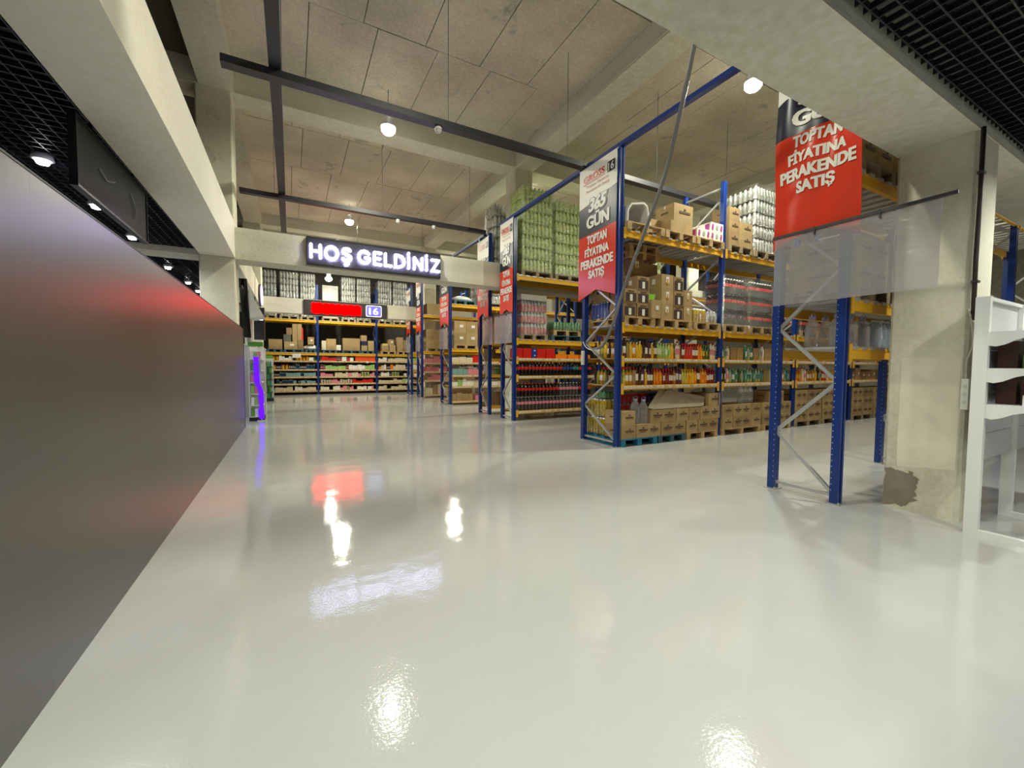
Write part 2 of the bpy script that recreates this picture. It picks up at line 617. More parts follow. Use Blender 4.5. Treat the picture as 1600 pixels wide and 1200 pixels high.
wall_patch('damp_patch', ragged([(1.985, 0.02), (1.80, 0.05), (1.72, 0.13), (1.735, 0.24), (1.69, 0.33), (1.75, 0.41), (1.83, 0.40), (1.985, 0.43)], 0.02), ('dark damp patch', ((0.27, 0.23, 0.17), 0.85, 0.0, 0.3, None, 0.0, 0.15, 6.0)))
wall_patch('pale_render', ragged([(1.88, 0.45), (1.44, 0.50), (1.44, 1.60), (1.60, 1.615), (1.88, 1.60)], 0.008, 6, 3), ('paler skim coat', ((0.78, 0.74, 0.59), 0.85, 0.0, 0.3, None, 0.0, 0.12, 2.5)))

# open-cell black ceilings
def cell_ceiling(label, x0, x1, y0, y1, z, step):
    root = struct('ceiling', MB().box(x0, y0, z + 0.35, x1, y1, z + 0.40, BLACK), label, 'ceiling')
    sl = mat('slat_black', (0.012, 0.012, 0.018), 0.4)
    mx = MB().box(x0, 0, 0, x1, 0.010, 0.045, sl).mesh('slat')
    my = MB().box(0, y0, 0, 0.010, y1, 0.045, sl).mesh('slat')
    y = y0 + 0.02
    while y < y1 - 0.02:
        part('slat', mx, root, (0, y, z))
        y += step
    x = x0 + 0.02
    while x < x1 - 0.02:
        part('slat', my, root, (x, 0, z + 0.001))
        x += step


cell_ceiling('black open-cell ceiling with spotlights behind the partition', -5.2, -1.62, 1.6, 10.43, 3.80, 0.125)
cell_ceiling('black open-cell ceiling behind the left column', -5.2, -1.62, 11.07, 19.4, 3.80, 0.25)
cell_ceiling('black open-cell ceiling over the white shelf unit', -0.95, 12.5, -1.9, 1.38, 3.80, 0.115)

# grey partition: panels
pr = struct('wall_partition', MB().box(-1.03, 0.9, 0.0, -0.985, 11.4, 2.28, DKGREY), 'tall dark grey satin partition wall on the left', 'wall')
for a, b in ((0.9, 2.55), (2.55, 11.4)):
    part('panel', MB().box(-0.985, a + 0.0003, 0.0, -0.97, b - 0.0003, 2.31, PANELM).mesh('panel'), pr)
part('cap_strip', MB().box(-1.035, 0.9, 2.312, -0.968, 11.4, 2.322, DKGREY).mesh('cap_strip'), pr)
part('end_post', MB().box(-1.035, 11.4, 0.0, -0.965, 11.44, 2.33, BLACK).mesh('end_post'), pr)


# ------------------------------------------------------------------ suspended steel rails
def rail(label, p, q, wdt=0.16, h=0.10):
    t = thing('ceiling_rail', label, 'rail', (0, 0, 0), group='black rails under the slab')
    x0, x1 = min(p[0], q[0]), max(p[0], q[0])
    y0, y1 = min(p[1], q[1]), max(p[1], q[1])
    z = p[2]
    if x1 - x0 > y1 - y0:
        part('channel', MB().box(x0, y0 - wdt / 2, z, x1, y0 + wdt / 2, z + h, RAILM).mesh('channel'), t)
        n = max(2, int((x1 - x0) / 2.4))
        spots = [(x0 + 0.7 + (x1 - x0 - 1.2) * k / n, y0) for k in range(n + 1)]
    else:
        part('channel', MB().box(x0 - wdt / 2, y0, z, x0 + wdt / 2, y1, z + h, RAILM).mesh('channel'), t)
        n = max(2, int((y1 - y0) / 3))
        spots = [(x0, y0 + 0.5 + (y1 - y0 - 1.0) * k / n) for k in range(n + 1)]
    for sx, sy in spots:
        inside = [bb for bb in ROWS if bb[0] - 0.05 < sy < bb[1] + 0.05] or (RX0 < sx < RX1) or (FX0 < sx < FX1)
        zt = Z_UB if inside else Z_SLAB - 0.015
        part('hanger_rod', MB().tube([(sx, sy, z + h - 0.01), (sx, sy, zt)], 0.006, CABLE, 5).mesh('hanger_rod'), t)
    return t


RZ = 5.42
rail('long black rail crossing the hall above the second rack', (-0.75, 6.72, RZ), (15, 6.72, RZ))
rail('black rail crossing the hall just behind the welcome sign', (-0.98, 11.42, RZ), (5.19, 11.42, RZ), 0.14)
rail('black rail running lengthwise near the left beam', (-0.13, 2.1, RZ + 0.105), (-0.13, 14.6, RZ + 0.105), 0.15)
rail('wide dark rail along the near concrete beam', (0.5, 3.42, RZ), (5.32, 3.42, RZ), 0.21, 0.11)
rail('short dark rail over the far aisle', (-0.9, 16.4, RZ), (5.2, 16.4, RZ), 0.12)


# ------------------------------------------------------------------ lamps
def hall_lamp(i, x, y, z, wt):
    lb = ['bright high-bay lamp above the welcome sign, nearest of the hall', 'bright lamp seen just over the top of the welcome sign',
          'bright lamp beside the top of the large red banner', 'high-bay lamp above the near floor', 'lamp hidden behind the wrapped water stack',
          'lamp hidden behind the tall green stacks', 'lamp glowing between the two lintels before the wrapped stacks',
          'lamp above the far end of the near aisle', 'lamp above the farthest rack rows', 'lamp hidden behind the welcome sign'][i]
    t = thing('high_bay_lamp', lb, 'lamp', (x, y, z), group='high-bay lamps of the hall')
    mb = MB().lathe([(0.05, 0.26), (0.09, 0.24), (0.10, 0.12), (0.15, 0.08), (0.16, 0.05)], [LGREY] * 4, n=16)
    part('housing', mb.mesh('housing'), t)
    part('lens', MB().lathe([(0.14, 0.055), (0.155, 0.02), (0.15, -0.03), (0.11, -0.08), (0.05, -0.105)], [LAMPM] * 4, n=16).mesh('lens'), t)
    zt = (Z_SLAB - 0.02)
    part('suspension', MB().tube([(0, 0, 0.25), (0, 0, zt - z)], 0.008, CABLE, 6).mesh('suspension'), t)
    l = lamp_light('hall_light', (0, 0, -0.12), wt, WARM, 0.15, 175)
    l.parent = t
    l2 = lamp_light('hall_glow', (0, 0, 0.36), wt * 0.02, WARM, 0.10, kind='POINT')
    l2.parent = t


for i, (x, y, z, wt) in enumerate(HALL):
    hall_lamp(i, x, y, z, wt)


def spot(label, x, y, z, wt, grp, col=COOL):
    t = thing('spotlight', label, 'spotlight', (x, y, z), group=grp)
    part('ring', MB().lathe([(0.085, 0.06), (0.095, 0.0), (0.07, -0.006)], [LGREY, LGREY], n=14).mesh('ring'), t)
    part('bulb', MB().lathe([(0.055, -0.006), (0.06, -0.02), (0.05, -0.045), (0.02, -0.055)], [SPOTM] * 3, n=14).mesh('bulb'), t)
    l = lamp_light('spot_light', (0, 0, -0.10), wt, col, 0.07, 160)
    l.parent = t


for i, (x, y, z, wt) in enumerate(SPOTS_LEFT):
    spot('%s spotlight in the black ceiling behind the partition' % ['nearest', 'second nearest', 'third nearest', 'fourth nearest', 'fifth nearest', 'farthest'][i],
         x, y, z, wt, 'spotlights behind the partition')
for i, (x, y, z, wt) in enumerate(SPOTS_NEAR):
    spot('recessed downlight in the near low ceiling, %s from left' % ['second', 'fourth', 'sixth', 'first', 'third', 'fifth', 'seventh'][i], x, y, z, wt, 'downlights of the near ceiling',
         (0.98, 1.0, 0.90))

# ------------------------------------------------------------------ RACKS
BAY = 2.87


def upright_mesh(h, deep=0.08, wd=0.10):
    # open C profile with a groove on the outer face
    def f():
        a, d = wd / 2, deep
        g = 0.012
        pl = [(-a, 0), (-0.018, 0), (-0.018, g), (0.018, g), (0.018, 0), (a, 0), (a, d), (-a, d)]
        return MB().prism(pl, 'z', 0.012, h, BLUE).mesh('upright')
    return cached(('up', h, deep, wd), f)


def footplate():
    return cached('foot', lambda: MB().box(-0.075, -0.03, 0, 0.075, 0.11, 0.012, GALV).box(-0.062, -0.02, 0.012, -0.045, -0.003, 0.03, GALV)
                  .box(0.045, 0.083, 0.012, 0.062, 0.1, 0.03, GALV).mesh('foot_plate'))


def holes(h):
    def f():
        mb = MB()
        z = 0.15
        while z < min(h, 3.6):
            mb.box(-0.0515, -0.0045, z, -0.0495, 0.0045, z + 0.011, mat('hole_pale', (0.40, 0.41, 0.42), 0.5))
            z += 0.065
        return mb.mesh('perforation')
    return cached(('holes', h), f)


def beam_mesh(L, hgt, m=None):
    m = m or YELL

    def f():
        mb = MB().box(0.05, 0, -hgt, L - 0.05, 0.045, 0, m)
        mb.box(0.05, -0.006, -hgt * 0.30, L - 0.05, 0, -hgt * 0.06, m)
        return mb.mesh('beam')
    return cached(('beam', round(L, 3), hgt, m.name), f)


def conn_mesh(m=None):
    return cached('conn', lambda: MB().box(0.0, -0.012, -0.16, 0.06, -0.001, 0.035, YELL).mesh('connector'))


def plank_mesh(d):
    def f():
        # ribbed steel deck strip running front to back, hooked over the beam
        pl = [(-0.09, -0.02), (-0.085, 0.004), (-0.04, 0.004), (-0.03, -0.014), (0.03, -0.014), (0.04, 0.004), (0.085, 0.004), (0.09, -0.02),
              (0.082, -0.02), (0.078, -0.004), (0.043, -0.004), (0.033, -0.020), (-0.033, -0.020), (-0.043, -0.004), (-0.078, -0.004), (-0.082, -0.02)]
        mb = MB()
        mb.prism(pl, 'y', 0.0, d, DECK)
        mb.box(-0.055, -0.032, -0.030, 0.055, 0.0, 0.004, GALV)
        return mb.mesh('deck_plank')
    return cached(('plank', round(d, 3)), f)


def shelf_mesh(L, d):
    return cached(('shelf', round(L, 3), round(d, 3)), lambda: MB().box(0.055, 0.046, -0.022, L - 0.055, d - 0.046, 0.0, BOARD).mesh('shelf_board'))


def label_strip(L):
    def f():
        mb = MB().box(0.06, -0.012, -0.062, L - 0.06, -0.007, -0.010, mat('label_holder', (0.50, 0.42, 0.28), 0.3))
        x = 0.12
        rr = random.Random(3)
        while x < L - 0.2:
            if rr.random() < 0.72:
                mb.box(x, -0.0145, -0.056, x + 0.075, -0.0121, -0.014, PAPER)
                mb.box(x + 0.012, -0.0152, -0.042, x + 0.05, -0.0146, -0.030, PRINT)
            x += 0.105
        return mb.mesh('price_strip')
    return cached(('strip', round(L, 3)), f)


def rack(label, x0, y0, y1, nb, levels, h=5.4, bay=BAY, flip=False, detail=True, hole=False, endpan=None, cat='rack', group='blue pallet racks'):
    """levels: list of (z, kind, bays) ; kind 'deck' | 'shelf' | 'open'.  front faces -Y (or +Y if flip)."""
    t = thing('pallet_rack', label, cat, (0, 0, 0), group=group)
    d = y1 - y0
    um = upright_mesh(h)
    for i in range(nb + 1):
        x = x0 + i * bay
        for k, yy in enumerate((y0, y1)):
            rot = (0, 0, 0) if k == 0 else (0, 0, math.pi)
            u = part('upright', um, t, (x, yy, 0), rot)
            if detail or i == 0:
                part('foot_plate', footplate(), u)
            if hole and i < 2:
                # the punched row sits on the face toward the main aisle
                if k == 0:
                    part('perforation', holes(h), u, (0, 0.068, 0), kind='stuff')
                else:
                    part('perforation', holes(h), u, (0.101, 0.068, 0), kind='stuff')
        # zigzag bracing
        ya, yb_ = y0 + 0.06, y1 - 0.06
        z = 0.10
        bm = [((x, ya, 0.09), (x, yb_, 0.09))]
        far = True
        pz = 0.10
        while pz + 0.62 < h - 0.1:
            bm.append(((x, ya if far else yb_, pz), (x, yb_ if far else ya, pz + 0.62)))
            pz += 0.62
            far = not far
        bm.append(((x, ya, h - 0.12), (x, yb_, h - 0.12)))
        if not detail and i > 0:
            bm = bm[:1] + bm[4:]
        for (p, q) in bm:
            part('brace', MB().bar(p, q, 0.035, 0.035, GALV, (1, 0, 0)).mesh('brace'), t)
    for lv in levels:
        z, kind = lv[0], lv[1]
        bays = lv[2] if len(lv) > 2 else range(nb)
        hg = 0.125 if kind != 'shelf' else 0.085
        for b in bays:
            x = x0 + b * bay
            for yy, rot in ((y0 - 0.004, 0.0), (y1 + 0.004, math.pi)):
                bo = part('beam', beam_mesh(bay, hg), t, (x, yy, z) if rot == 0 else (x + bay, yy, z), (0, 0, rot))
                front = (rot == 0) != flip
                if detail:
                    part('connector', conn_mesh(), bo, (0.045, 0, 0))
                    part('connector', conn_mesh(), bo, (bay - 0.105, 0, 0))
                if kind == 'shelf' and front:
                    part('price_strip', label_strip(bay), bo, label='strip of small white price labels')
            if kind == 'deck':
                n = 13
                for k in range(n):
                    part('deck_plank', plank_mesh(d - 0.02), t, (x + 0.16 + (bay - 0.32) * k / (n - 1), y0 + 0.01, z + 0.006))
            elif kind == 'shelf':
                part('shelf_board', shelf_mesh(bay, d), t, (x, y0, z))
    return t


R1 = rack('nearest blue rack with open bottom bay beside the concrete column', 5.25, 2.20, 2.95, 3,
          [(3.60, 'deck', [0]), (4.05, 'deck', [1, 2]), (2.24, 'deck'), (1.72, 'deck')], hole=True)
R2 = rack('long blue rack of juice bottles and brown cartons in the middle', 5.25, 5.66, 6.70, 4,
          [(3.96, 'deck'), (2.26, 'deck'), (1.65, 'shelf'), (1.14, 'shelf')], hole=True)
R3 = rack('blue rack with green wrapped pallets on top and cola below', 5.25, 9.62, 10.36, 3,
          [(3.90, 'deck'), (2.20, 'deck'), (1.70, 'shelf'), (1.22, 'shelf'), (0.27, 'shelf')])
R3b = rack('blue rack standing back to back behind the cola rack', 5.25, 11.16, 11.92, 2,
           [(3.90, 'deck'), (2.20, 'deck'), (1.70, 'shelf'), (1.22, 'shelf'), (0.27, 'shelf')], flip=True, detail=False)
R4 = rack('blue rack between the lintel and the far racks', 5.25, 14.62, 15.66, 2,
          [(3.78, 'deck'), (2.12, 'deck'), (1.60, 'shelf'), (1.12, 'shelf'), (0.70, 'shelf'), (0.14, 'shelf')], detail=False)
R5 = rack('blue rack beneath the far lintel, nearer row', 5.25, 18.38, 19.14, 2,
          [(3.78, 'deck'), (2.12, 'deck'), (1.60, 'shelf'), (1.20, 'shelf'), (0.80, 'shelf'), (0.14, 'shelf')], detail=False)
R5b = rack('blue rack beneath the far lintel, farther row', 5.25, 20.2, 20.95, 1,
           [(3.78, 'deck'), (2.12, 'deck'), (1.60, 'shelf'), (1.20, 'shelf')], flip=True, detail=False)
BKX, BKB = -1.62, 2.80
RB = rack('wide rack of household goods across the back wall', BKX, 22.5, 23.5, 3,
          [(3.66, 'deck'), (2.06, 'deck'), (1.67, 'shelf'), (1.25, 'shelf'), (0.89, 'shelf'), (0.55, 'shelf'), (0.21, 'shelf')],
          bay=BKB, detail=False)


# blue tie beams joining the rack tops
def tie(label, y0, y1):
    t = thing('tie_beam', label, 'beam', group='blue tie beams over the aisles')
    part('bar', MB().box(5.20, y0, 5.402, 5.30, y1, 5.47, BLUE).mesh('bar'), t)
    part('end_cap', MB().box(5.195, y0 - 0.01, 5.402, 5.305, y0, 5.475, BLUE).mesh('end_cap'), t)
    part('end_cap', MB().box(5.195, y1, 5.402, 5.305, y1 + 0.01, 5.475, BLUE).mesh('end_cap'), t)


tie('blue tie beam from the near rail to the second rack top', 3.2, 6.60)
tie('blue tie beam from the long rail to the cola rack top', 6.84, 10.5)
tie('blue tie beam over the aisle behind the lintel', 11.55, 15.0)
tie('blue tie beam to the farthest rack tops', 15.1, 19.0)

# ------------------------------------------------------------------ generic goods
def pallet_meshes(wd, dp, m):
    def f():
        out = []
        for k in range(5):
            y = (dp - 0.1) * k / 4
            out.append(('deck_board', MB().box(0, y, 0.122, wd, y + 0.1, 0.144, m).mesh('deck_board')))
        for k in range(3):
            x = (wd - 0.1) * k / 2
            out.append(('bearer_board', MB().box(x, 0, 0.100, x + 0.1, dp, 0.122, m).mesh('bearer_board')))
            out.append(('skid_board', MB().box(x, 0, 0, x + 0.1, dp, 0.022, m).mesh('skid_board')))
            for j in range(3):
                y = (dp - 0.12) * j / 2
                out.append(('block', MB().box(x, y, 0.022, x + 0.1, y + 0.12, 0.100, m).mesh('block')))
        return out
    return cached(('pal', round(wd, 2), round(dp, 2), m.name), f)


def pallet_simple(wd, dp, m):
    def f():
        mb = MB().box(0, 0, 0.11, wd, dp, 0.144, m)
        for k in range(3):
            x = (wd - 0.1) * k / 2
            mb.box(x, 0, 0, x + 0.1, dp, 0.11, m)
        return mb.mesh('pallet')
    return cached(('pals', round(wd, 2), round(dp, 2), m.name), f)


def pallet(label, x0, x1, y0, y1, z, m=WOOD, simple=False, group='pallets on the racks'):
    wd, dp = x1 - x0, y1 - y0
    if simple:
        return thing('pallet', label, 'pallet', (x0, y0, z), mesh=pallet_simple(wd, dp, m), group=group)
    t = thing('pallet', label, 'pallet', (x0, y0, z), group=group)
    for nm, me in pallet_meshes(wd, dp, m):
        part(nm, me, t)
    return t


def carton_mesh(m):
    return cached(('carton', m.name), lambda: MB().box(0, 0, 0, 1, 1, 1, m).mesh('carton'))


def tape_mesh():
    return cached('tapem', lambda: MB().box(0, 0.46, 0.997, 1, 0.54, 1.003, TAPE).box(-0.003, 0.46, 0.8, 0.0, 0.54, 1.003, TAPE).mesh('tape'))


def mark_mesh(style):
    def f():
        mb = MB()
        if style == 'word2':       # two dark words with small pointed emblem over each
            for a in (0.10, 0.56):
                mb.box(a, -0.012, 0.50, a + 0.34, -0.004, 0.62, PRINT)
                mb.box(a + 0.14, -0.012, 0.68, a + 0.20, -0.004, 0.78, PRINT)
                mb.box(a + 0.06, -0.012, 0.40, a + 0.28, -0.004, 0.43, PRINT)
        elif style == 'word':
            mb.box(0.28, -0.012, 0.48, 0.85, -0.004, 0.60, PRINT)
            mb.box(0.52, -0.012, 0.66, 0.62, -0.004, 0.76, PRINT)
        elif style == 'picture':   # dark panel with bottle picture
            mb.box(0.08, -0.010, 0.08, 0.92, -0.004, 0.72, mat('print_dark', (0.05, 0.03, 0.03), 0.6))
            mb.box(0.40, -0.014, 0.12, 0.62, -0.0105, 0.60, PAPER)
            mb.box(0.25, -0.014, 0.80, 0.75, -0.004, 0.88, PRINT)
        elif style == 'shield':
            mb.box(0.36, -0.012, 0.45, 0.62, -0.004, 0.85, PAPER)
            mb.box(0.42, -0.014, 0.36, 0.56, -0.0125, 0.70, mat('gold_print', (0.55, 0.35, 0.06), 0.5))
        elif style == 'sticker':
            mb.box(0.45, -0.012, 0.45, 0.75, -0.004, 0.68, PAPER)
        elif style == 'purple':
            mg_ = mat('magenta_print', (0.40, 0.05, 0.33), 0.5)
            for a in (0.05, 0.74):
                mb.prism([(a + 0.10 + 0.10 * math.cos(2 * math.pi * k / 9) * (1 if k % 2 else 0.7), 0.48 + 0.36 * math.sin(2 * math.pi * k / 9)) for k in range(9)][::-1], 'y', -0.012, -0.003, mg_)
            mb.prism([(0.50 + 0.10 * math.cos(2 * math.pi * k / 9), 0.5 + 0.28 * math.sin(2 * math.pi * k / 9)) for k in range(9)][::-1], 'y', -0.012, -0.003, mat('grey_print', (0.36, 0.42, 0.38), 0.5))
        return mb.mesh('printed_mark')
    return cached(('mark', style), f)


def side_mark(style):
    """same print on the face toward the aisle (-X)"""
    def f():
        mb = MB()
        if style == 'purple':
            for a in (0.08, 0.62):
                mb.box(-0.012, a, 0.15, -0.003, a + 0.22, 0.85, mat('magenta_print', (0.40, 0.05, 0.33), 0.5))
        elif style in ('picture', 'shield', 'sticker'):
            mb.box(-0.008, 0.38, 0.40, -0.003, 0.58, 0.75, PAPER)
        else:
            mb.box(-0.008, 0.30, 0.50, -0.003, 0.70, 0.60, PRINT)
        return mb.mesh('printed_mark')
    return cached(('smark', style), f)


def carton(label, x0, x1, y0, y1, z0, z1, m=KRAFT, style=None, tape=True, group=None, rz=0.0, name='carton', cat='box', side=True):
    t = thing(name, label, cat, (x0, y0, z0), rz, mesh=carton_mesh(m), group=group, scale=(x1 - x0, y1 - y0, z1 - z0))
    if tape:
        part('tape', tape_mesh(), t)
    if style:
        part('printed_mark', mark_mesh(style), t)
        if side:
            part('printed_mark', side_mark(style), t)
    return t


def bottle_mesh(body, cap, label, kind='juice'):
    def f():
        if kind == 'juice':
            prof = [(0.036, 0.0), (0.040, 0.01), (0.040, 0.07), (0.041, 0.071), (0.041, 0.17), (0.038, 0.175), (0.034, 0.21), (0.018, 0.245), (0.015, 0.265), (0.019, 0.266), (0.019, 0.29), (0.012, 0.293)]
            seg = [body, body, body, label, body, body, body, body, cap, cap, cap]
        elif kind == 'cola':
            prof = [(0.045, 0.0), (0.052, 0.015), (0.050, 0.10), (0.053, 0.155), (0.054, 0.156), (0.054, 0.225), (0.052, 0.23), (0.040, 0.285), (0.016, 0.325), (0.018, 0.326), (0.018, 0.348), (0.010, 0.35)]
            seg = [body, body, body, label, label, body, body, body, cap, cap, cap]
        elif kind == 'jug':
            prof = [(0.075, 0.0), (0.085, 0.02), (0.085, 0.10), (0.080, 0.12), (0.085, 0.14), (0.085, 0.26), (0.080, 0.30), (0.045, 0.37), (0.028, 0.385), (0.036, 0.386), (0.036, 0.42), (0.02, 0.423)]
            seg = [body, body, body, body, label, body, body, body, cap, cap, cap]
        elif kind == 'can':
            prof = [(0.028, 0.0), (0.033, 0.008), (0.033, 0.10), (0.028, 0.115)]
            seg = [GALV, body, label]
        elif kind == 'tub':
            prof = [(0.04, 0.0), (0.045, 0.01), (0.045, 0.12), (0.05, 0.121), (0.05, 0.15), (0.03, 0.152)]
            seg = [body, label, cap, cap, cap]
        elif kind == 'spray':
            prof = [(0.032, 0.0), (0.034, 0.01), (0.034, 0.05), (0.034, 0.14), (0.034, 0.16), (0.018, 0.185), (0.018, 0.22), (0.010, 0.225)]
            seg = [body, body, label, body, body, cap, cap]
        return MB().lathe(prof, seg, n=10, patch=(label, body) if kind == 'juice' and label is not body else None).mesh('bottle_' + kind)
    return cached(('bt', body.name, cap.name, label.name, kind), f)


def bottle(label, x, y, z, spec, kind='juice', sc=1.0, group=None, name='bottle', cat='bottle'):
    return thing(name, label, cat, (x, y, z), random.uniform(0, 6.28), mesh=bottle_mesh(*spec, kind), group=group, scale=(sc, sc, sc))


def scallop(nx, ny, wd, dp, inset=0.0):
    """outline of a shrink pack of nx x ny bottles, counter-clockwise, from (0,0)"""
    pts = []
    rx, ry = wd / nx / 2, dp / ny / 2
    a = 5

    def arc(cx, cy, t0):
        for k in range(a):
            t = t0 + math.pi * (0.08 + 0.84 * k / (a - 1))
            pts.append((cx + (rx - inset) * math.cos(t), cy + (ry - inset) * math.sin(t)))
    for i in range(nx):
        arc(rx + 2 * rx * i, ry, math.pi)
    for j in range(ny):
        arc(wd - rx, ry + 2 * ry * j, 1.5 * math.pi)
    for i in range(nx)[::-1]:
        arc(rx + 2 * rx * i, dp - ry, 0)
    for j in range(ny)[::-1]:
        arc(rx, ry + 2 * ry * j, 0.5 * math.pi)
    # drop duplicated corner samples that run backwards
    out = []
    for p in pts:
        if not out or (abs(p[0] - out[-1][0]) + abs(p[1] - out[-1][1])) > 1e-4:
            out.append(p)
    return out


def hull(pts):
    pts = sorted(set((round(p[0], 5), round(p[1], 5)) for p in pts))

    def half(ps):
        h = []
        for p in ps:
            while len(h) > 1 and (h[-1][0] - h[-2][0]) * (p[1] - h[-2][1]) - (h[-1][1] - h[-2][1]) * (p[0] - h[-2][0]) <= 0:
                h.pop()
            h.append(p)
        return h[:-1]
    return half(pts) + half(pts[::-1])


def pack_mesh(kind, wd, dp, h, nx=3, ny=2):
    """shrink-wrapped pack of bottles or cans with visible necks"""
    def f():
        mb = MB()
        rx, ry = wd / nx / 2, dp / ny / 2
        if kind in ('green', 'silver', 'leaf', 'pale'):
            body = {'green': PACKG, 'silver': PACKS, 'leaf': PACKGG, 'pale': PACKC}[kind]
            for i in range(nx):
                for j in range(ny):
                    mb.lathe([(rx * 0.92, 0), (rx, 0.03 * h), (rx, 0.60 * h), (rx * 0.9, 0.72 * h), (rx * 0.5, 0.93 * h), (rx * 0.45, h)], [body] * 5,
                             c=(rx + 2 * rx * i, ry + 2 * ry * j), n=8, sy=ry / rx)
        else:
            top, band = {'cola': (COLA, RED), 'redpack': (PACKC, PACKR), 'can_y': (CAN_Y, CAN_Y), 'can_r': (RED, RED), 'can_b': (BLUEP, BLUEP),
                         'soda': (COLA, PURPLE)}[kind]
            for i in range(nx):
                for j in range(ny):
                    c = (rx + 2 * rx * i, ry + 2 * ry * j)
                    if kind.startswith('can'):
                        mb.lathe([(rx * 0.85, 0), (rx * 0.98, 0.04 * h), (rx * 0.98, 0.9 * h), (rx * 0.82, h)], [GALV, band, GALV], c=c, n=8, sy=ry / rx)
                    elif kind == 'redpack':
                        mb.lathe([(rx * 0.9, 0), (rx, 0.04 * h), (rx, 0.62 * h), (rx * 0.85, 0.74 * h), (rx * 0.4, 0.95 * h), (rx * 0.35, h)],
                                 [band, band, top, top, top], c=c, n=8, sy=ry / rx)
                    else:
                        mb.lathe([(rx * 0.9, 0), (rx, 0.04 * h), (rx, 0.44 * h), (rx, 0.64 * h), (rx * 0.8, 0.78 * h), (rx * 0.35, 0.93 * h), (rx * 0.36, h)],
                                 [top, top, band, top, top, mat('capwhite', (0.7, 0.7, 0.68), 0.4)], c=c, n=8, sy=ry / rx)
        # tight film skirt
        hp = hull(scallop(nx, ny, wd, dp, -0.003))
        n = len(hp)
        vs = [(p[0], p[1], 0.004) for p in hp] + [(p[0], p[1], 0.66 * h) for p in hp]
        mb.add(vs, [(k, (k + 1) % n, n + (k + 1) % n, n + k) for k in range(n)], M_FILM)
        return mb.mesh('pack_' + kind)
    return cached(('pack', kind, round(wd, 3), round(dp, 3), round(h, 3), nx, ny), f)


def pack(label, kind, x, y, z, wd, dp, h, nx=3, ny=2, group=None, name='drink_pack', rz=0):
    return thing(name, label, 'pack', (x, y, z), rz, mesh=pack_mesh(kind, wd, dp, h, nx, ny), group=group)


def film_box(label, x0, x1, y0, y1, z0, z1, top=True):
    """crumpled stretch film wound round a load"""
    nx, nz = 10, 12
    rr = random.Random(int(x0 * 100 + z0 * 37 + y0 * 11))
    ring = []
    per = [(x0, y0), (x1, y0), (x1, y1), (x0, y1)]
    for k in range(4):
        a, b = per[k], per[(k + 1) % 4]
        for j in range(nx):
            ring.append((a[0] + (b[0] - a[0]) * j / nx, a[1] + (b[1] - a[1]) * j / nx))
    n = len(ring)
    cx, cy = (x0 + x1) / 2, (y0 + y1) / 2
    vs, fs = [], []
    for i in range(nz + 1):
        for p in ring:
            e = 1.0 + rr.uniform(0.004, 0.028)
            vs.append((cx + (p[0] - cx) * e, cy + (p[1] - cy) * e, z0 + (z1 - z0) * i / nz + rr.uniform(-0.01, 0.01) * (0 < i < nz)))
    for i in range(nz):
        for j in range(n):
            fs.append((i * n + j, i * n + (j + 1) % n, (i + 1) * n + (j + 1) % n, (i + 1) * n + j))
    mb = MB()
    mb.add(vs, fs, M_FILM, True)
    return thing('stretch_film', label, 'film', mesh=mb.mesh('stretch_film'), group='clear film round pallet loads')


def wrapped_load(where, kind, x0, x1, y0, y1, z, layers, lh, nx=2, ny=2, pm=WOODO, film=True, simple=False, packn=(3, 2), plabel=None, word=None):
    """pallet + packs in layers + film.  where: phrase that finds the load"""
    pallet('%s pallet under %s' % (plabel or 'wooden', where), x0, x1, y0, y1, z, pm, simple)
    zt = z + 0.146
    wd, dp = (x1 - x0 - 0.02) / nx, (y1 - y0 - 0.02) / ny
    word = word or {'green': 'green bottle pack', 'silver': 'clear bottle pack', 'cola': 'red-labelled cola pack', 'redpack': 'pinkish red bottle pack',
                    'leaf': 'leaf-green bottle pack', 'soda': 'purple-labelled soda pack', 'can_y': 'yellow can pack', 'pale': 'pale bottle pack'}[kind]
    for l in range(layers):
        for i in range(nx):
            for j in range(ny):
                pack('%s in %s' % (word, where), kind, x0 + 0.01 + i * wd + random.uniform(-.004, .004), y0 + 0.01 + j * dp, zt + l * (lh + 0.003), wd - 0.004, dp - 0.004, lh,
                     packn[0], packn[1], group='packs in ' + where)
    if film:
        film_box('clear stretch film around ' + where, x0 + 0.004, x1 - 0.004, y0 + 0.004, y1 - 0.004, z + 0.10, zt + layers * (lh + 0.003) + 0.01)


# ------------------------------------------------------------------ R2 contents (y 5.66 .. 6.70)
# floor level
Y0 = 5.64
pals = [(5.32, 6.24, PBLUE, 'blue'), (6.28, 7.04, PNAVY, 'dark teal'), (7.10, 8.06, WOOD, 'pale wooden'), (8.20, 9.62, WOOD, 'pale wooden'),
        (9.70, 10.86, WOOD, 'pale wooden'), (11.06, 12.3, WOODO, 'worn wooden'), (12.36, 13.6, WOODO, 'worn wooden'), (13.95, 15.2, WOODO, 'worn wooden'), (15.3, 16.5, WOODO, 'worn wooden')]
for i, (a, b, m, c) in enumerate(pals):
    pallet('%s pallet on the floor under brown cartons, %s along the juice rack' % (c, ordw(i, len(pals))), a, b, Y0, Y0 + 1.02, 0.0, m)
bot = [(5.33, 5.68), (5.70, 6.33), (6.35, 7.05), (7.08, 7.42), (7.44, 8.08), (8.22, 8.58), (8.60, 9.25), (9.27, 9.62), (9.72, 10.30), (10.32, 10.86),
       (11.08, 11.6), (11.62, 12.3), (12.38, 13.0), (13.02, 13.6), (13.97, 14.6), (14.62, 15.2), (15.32, 15.9), (15.92, 16.5)]
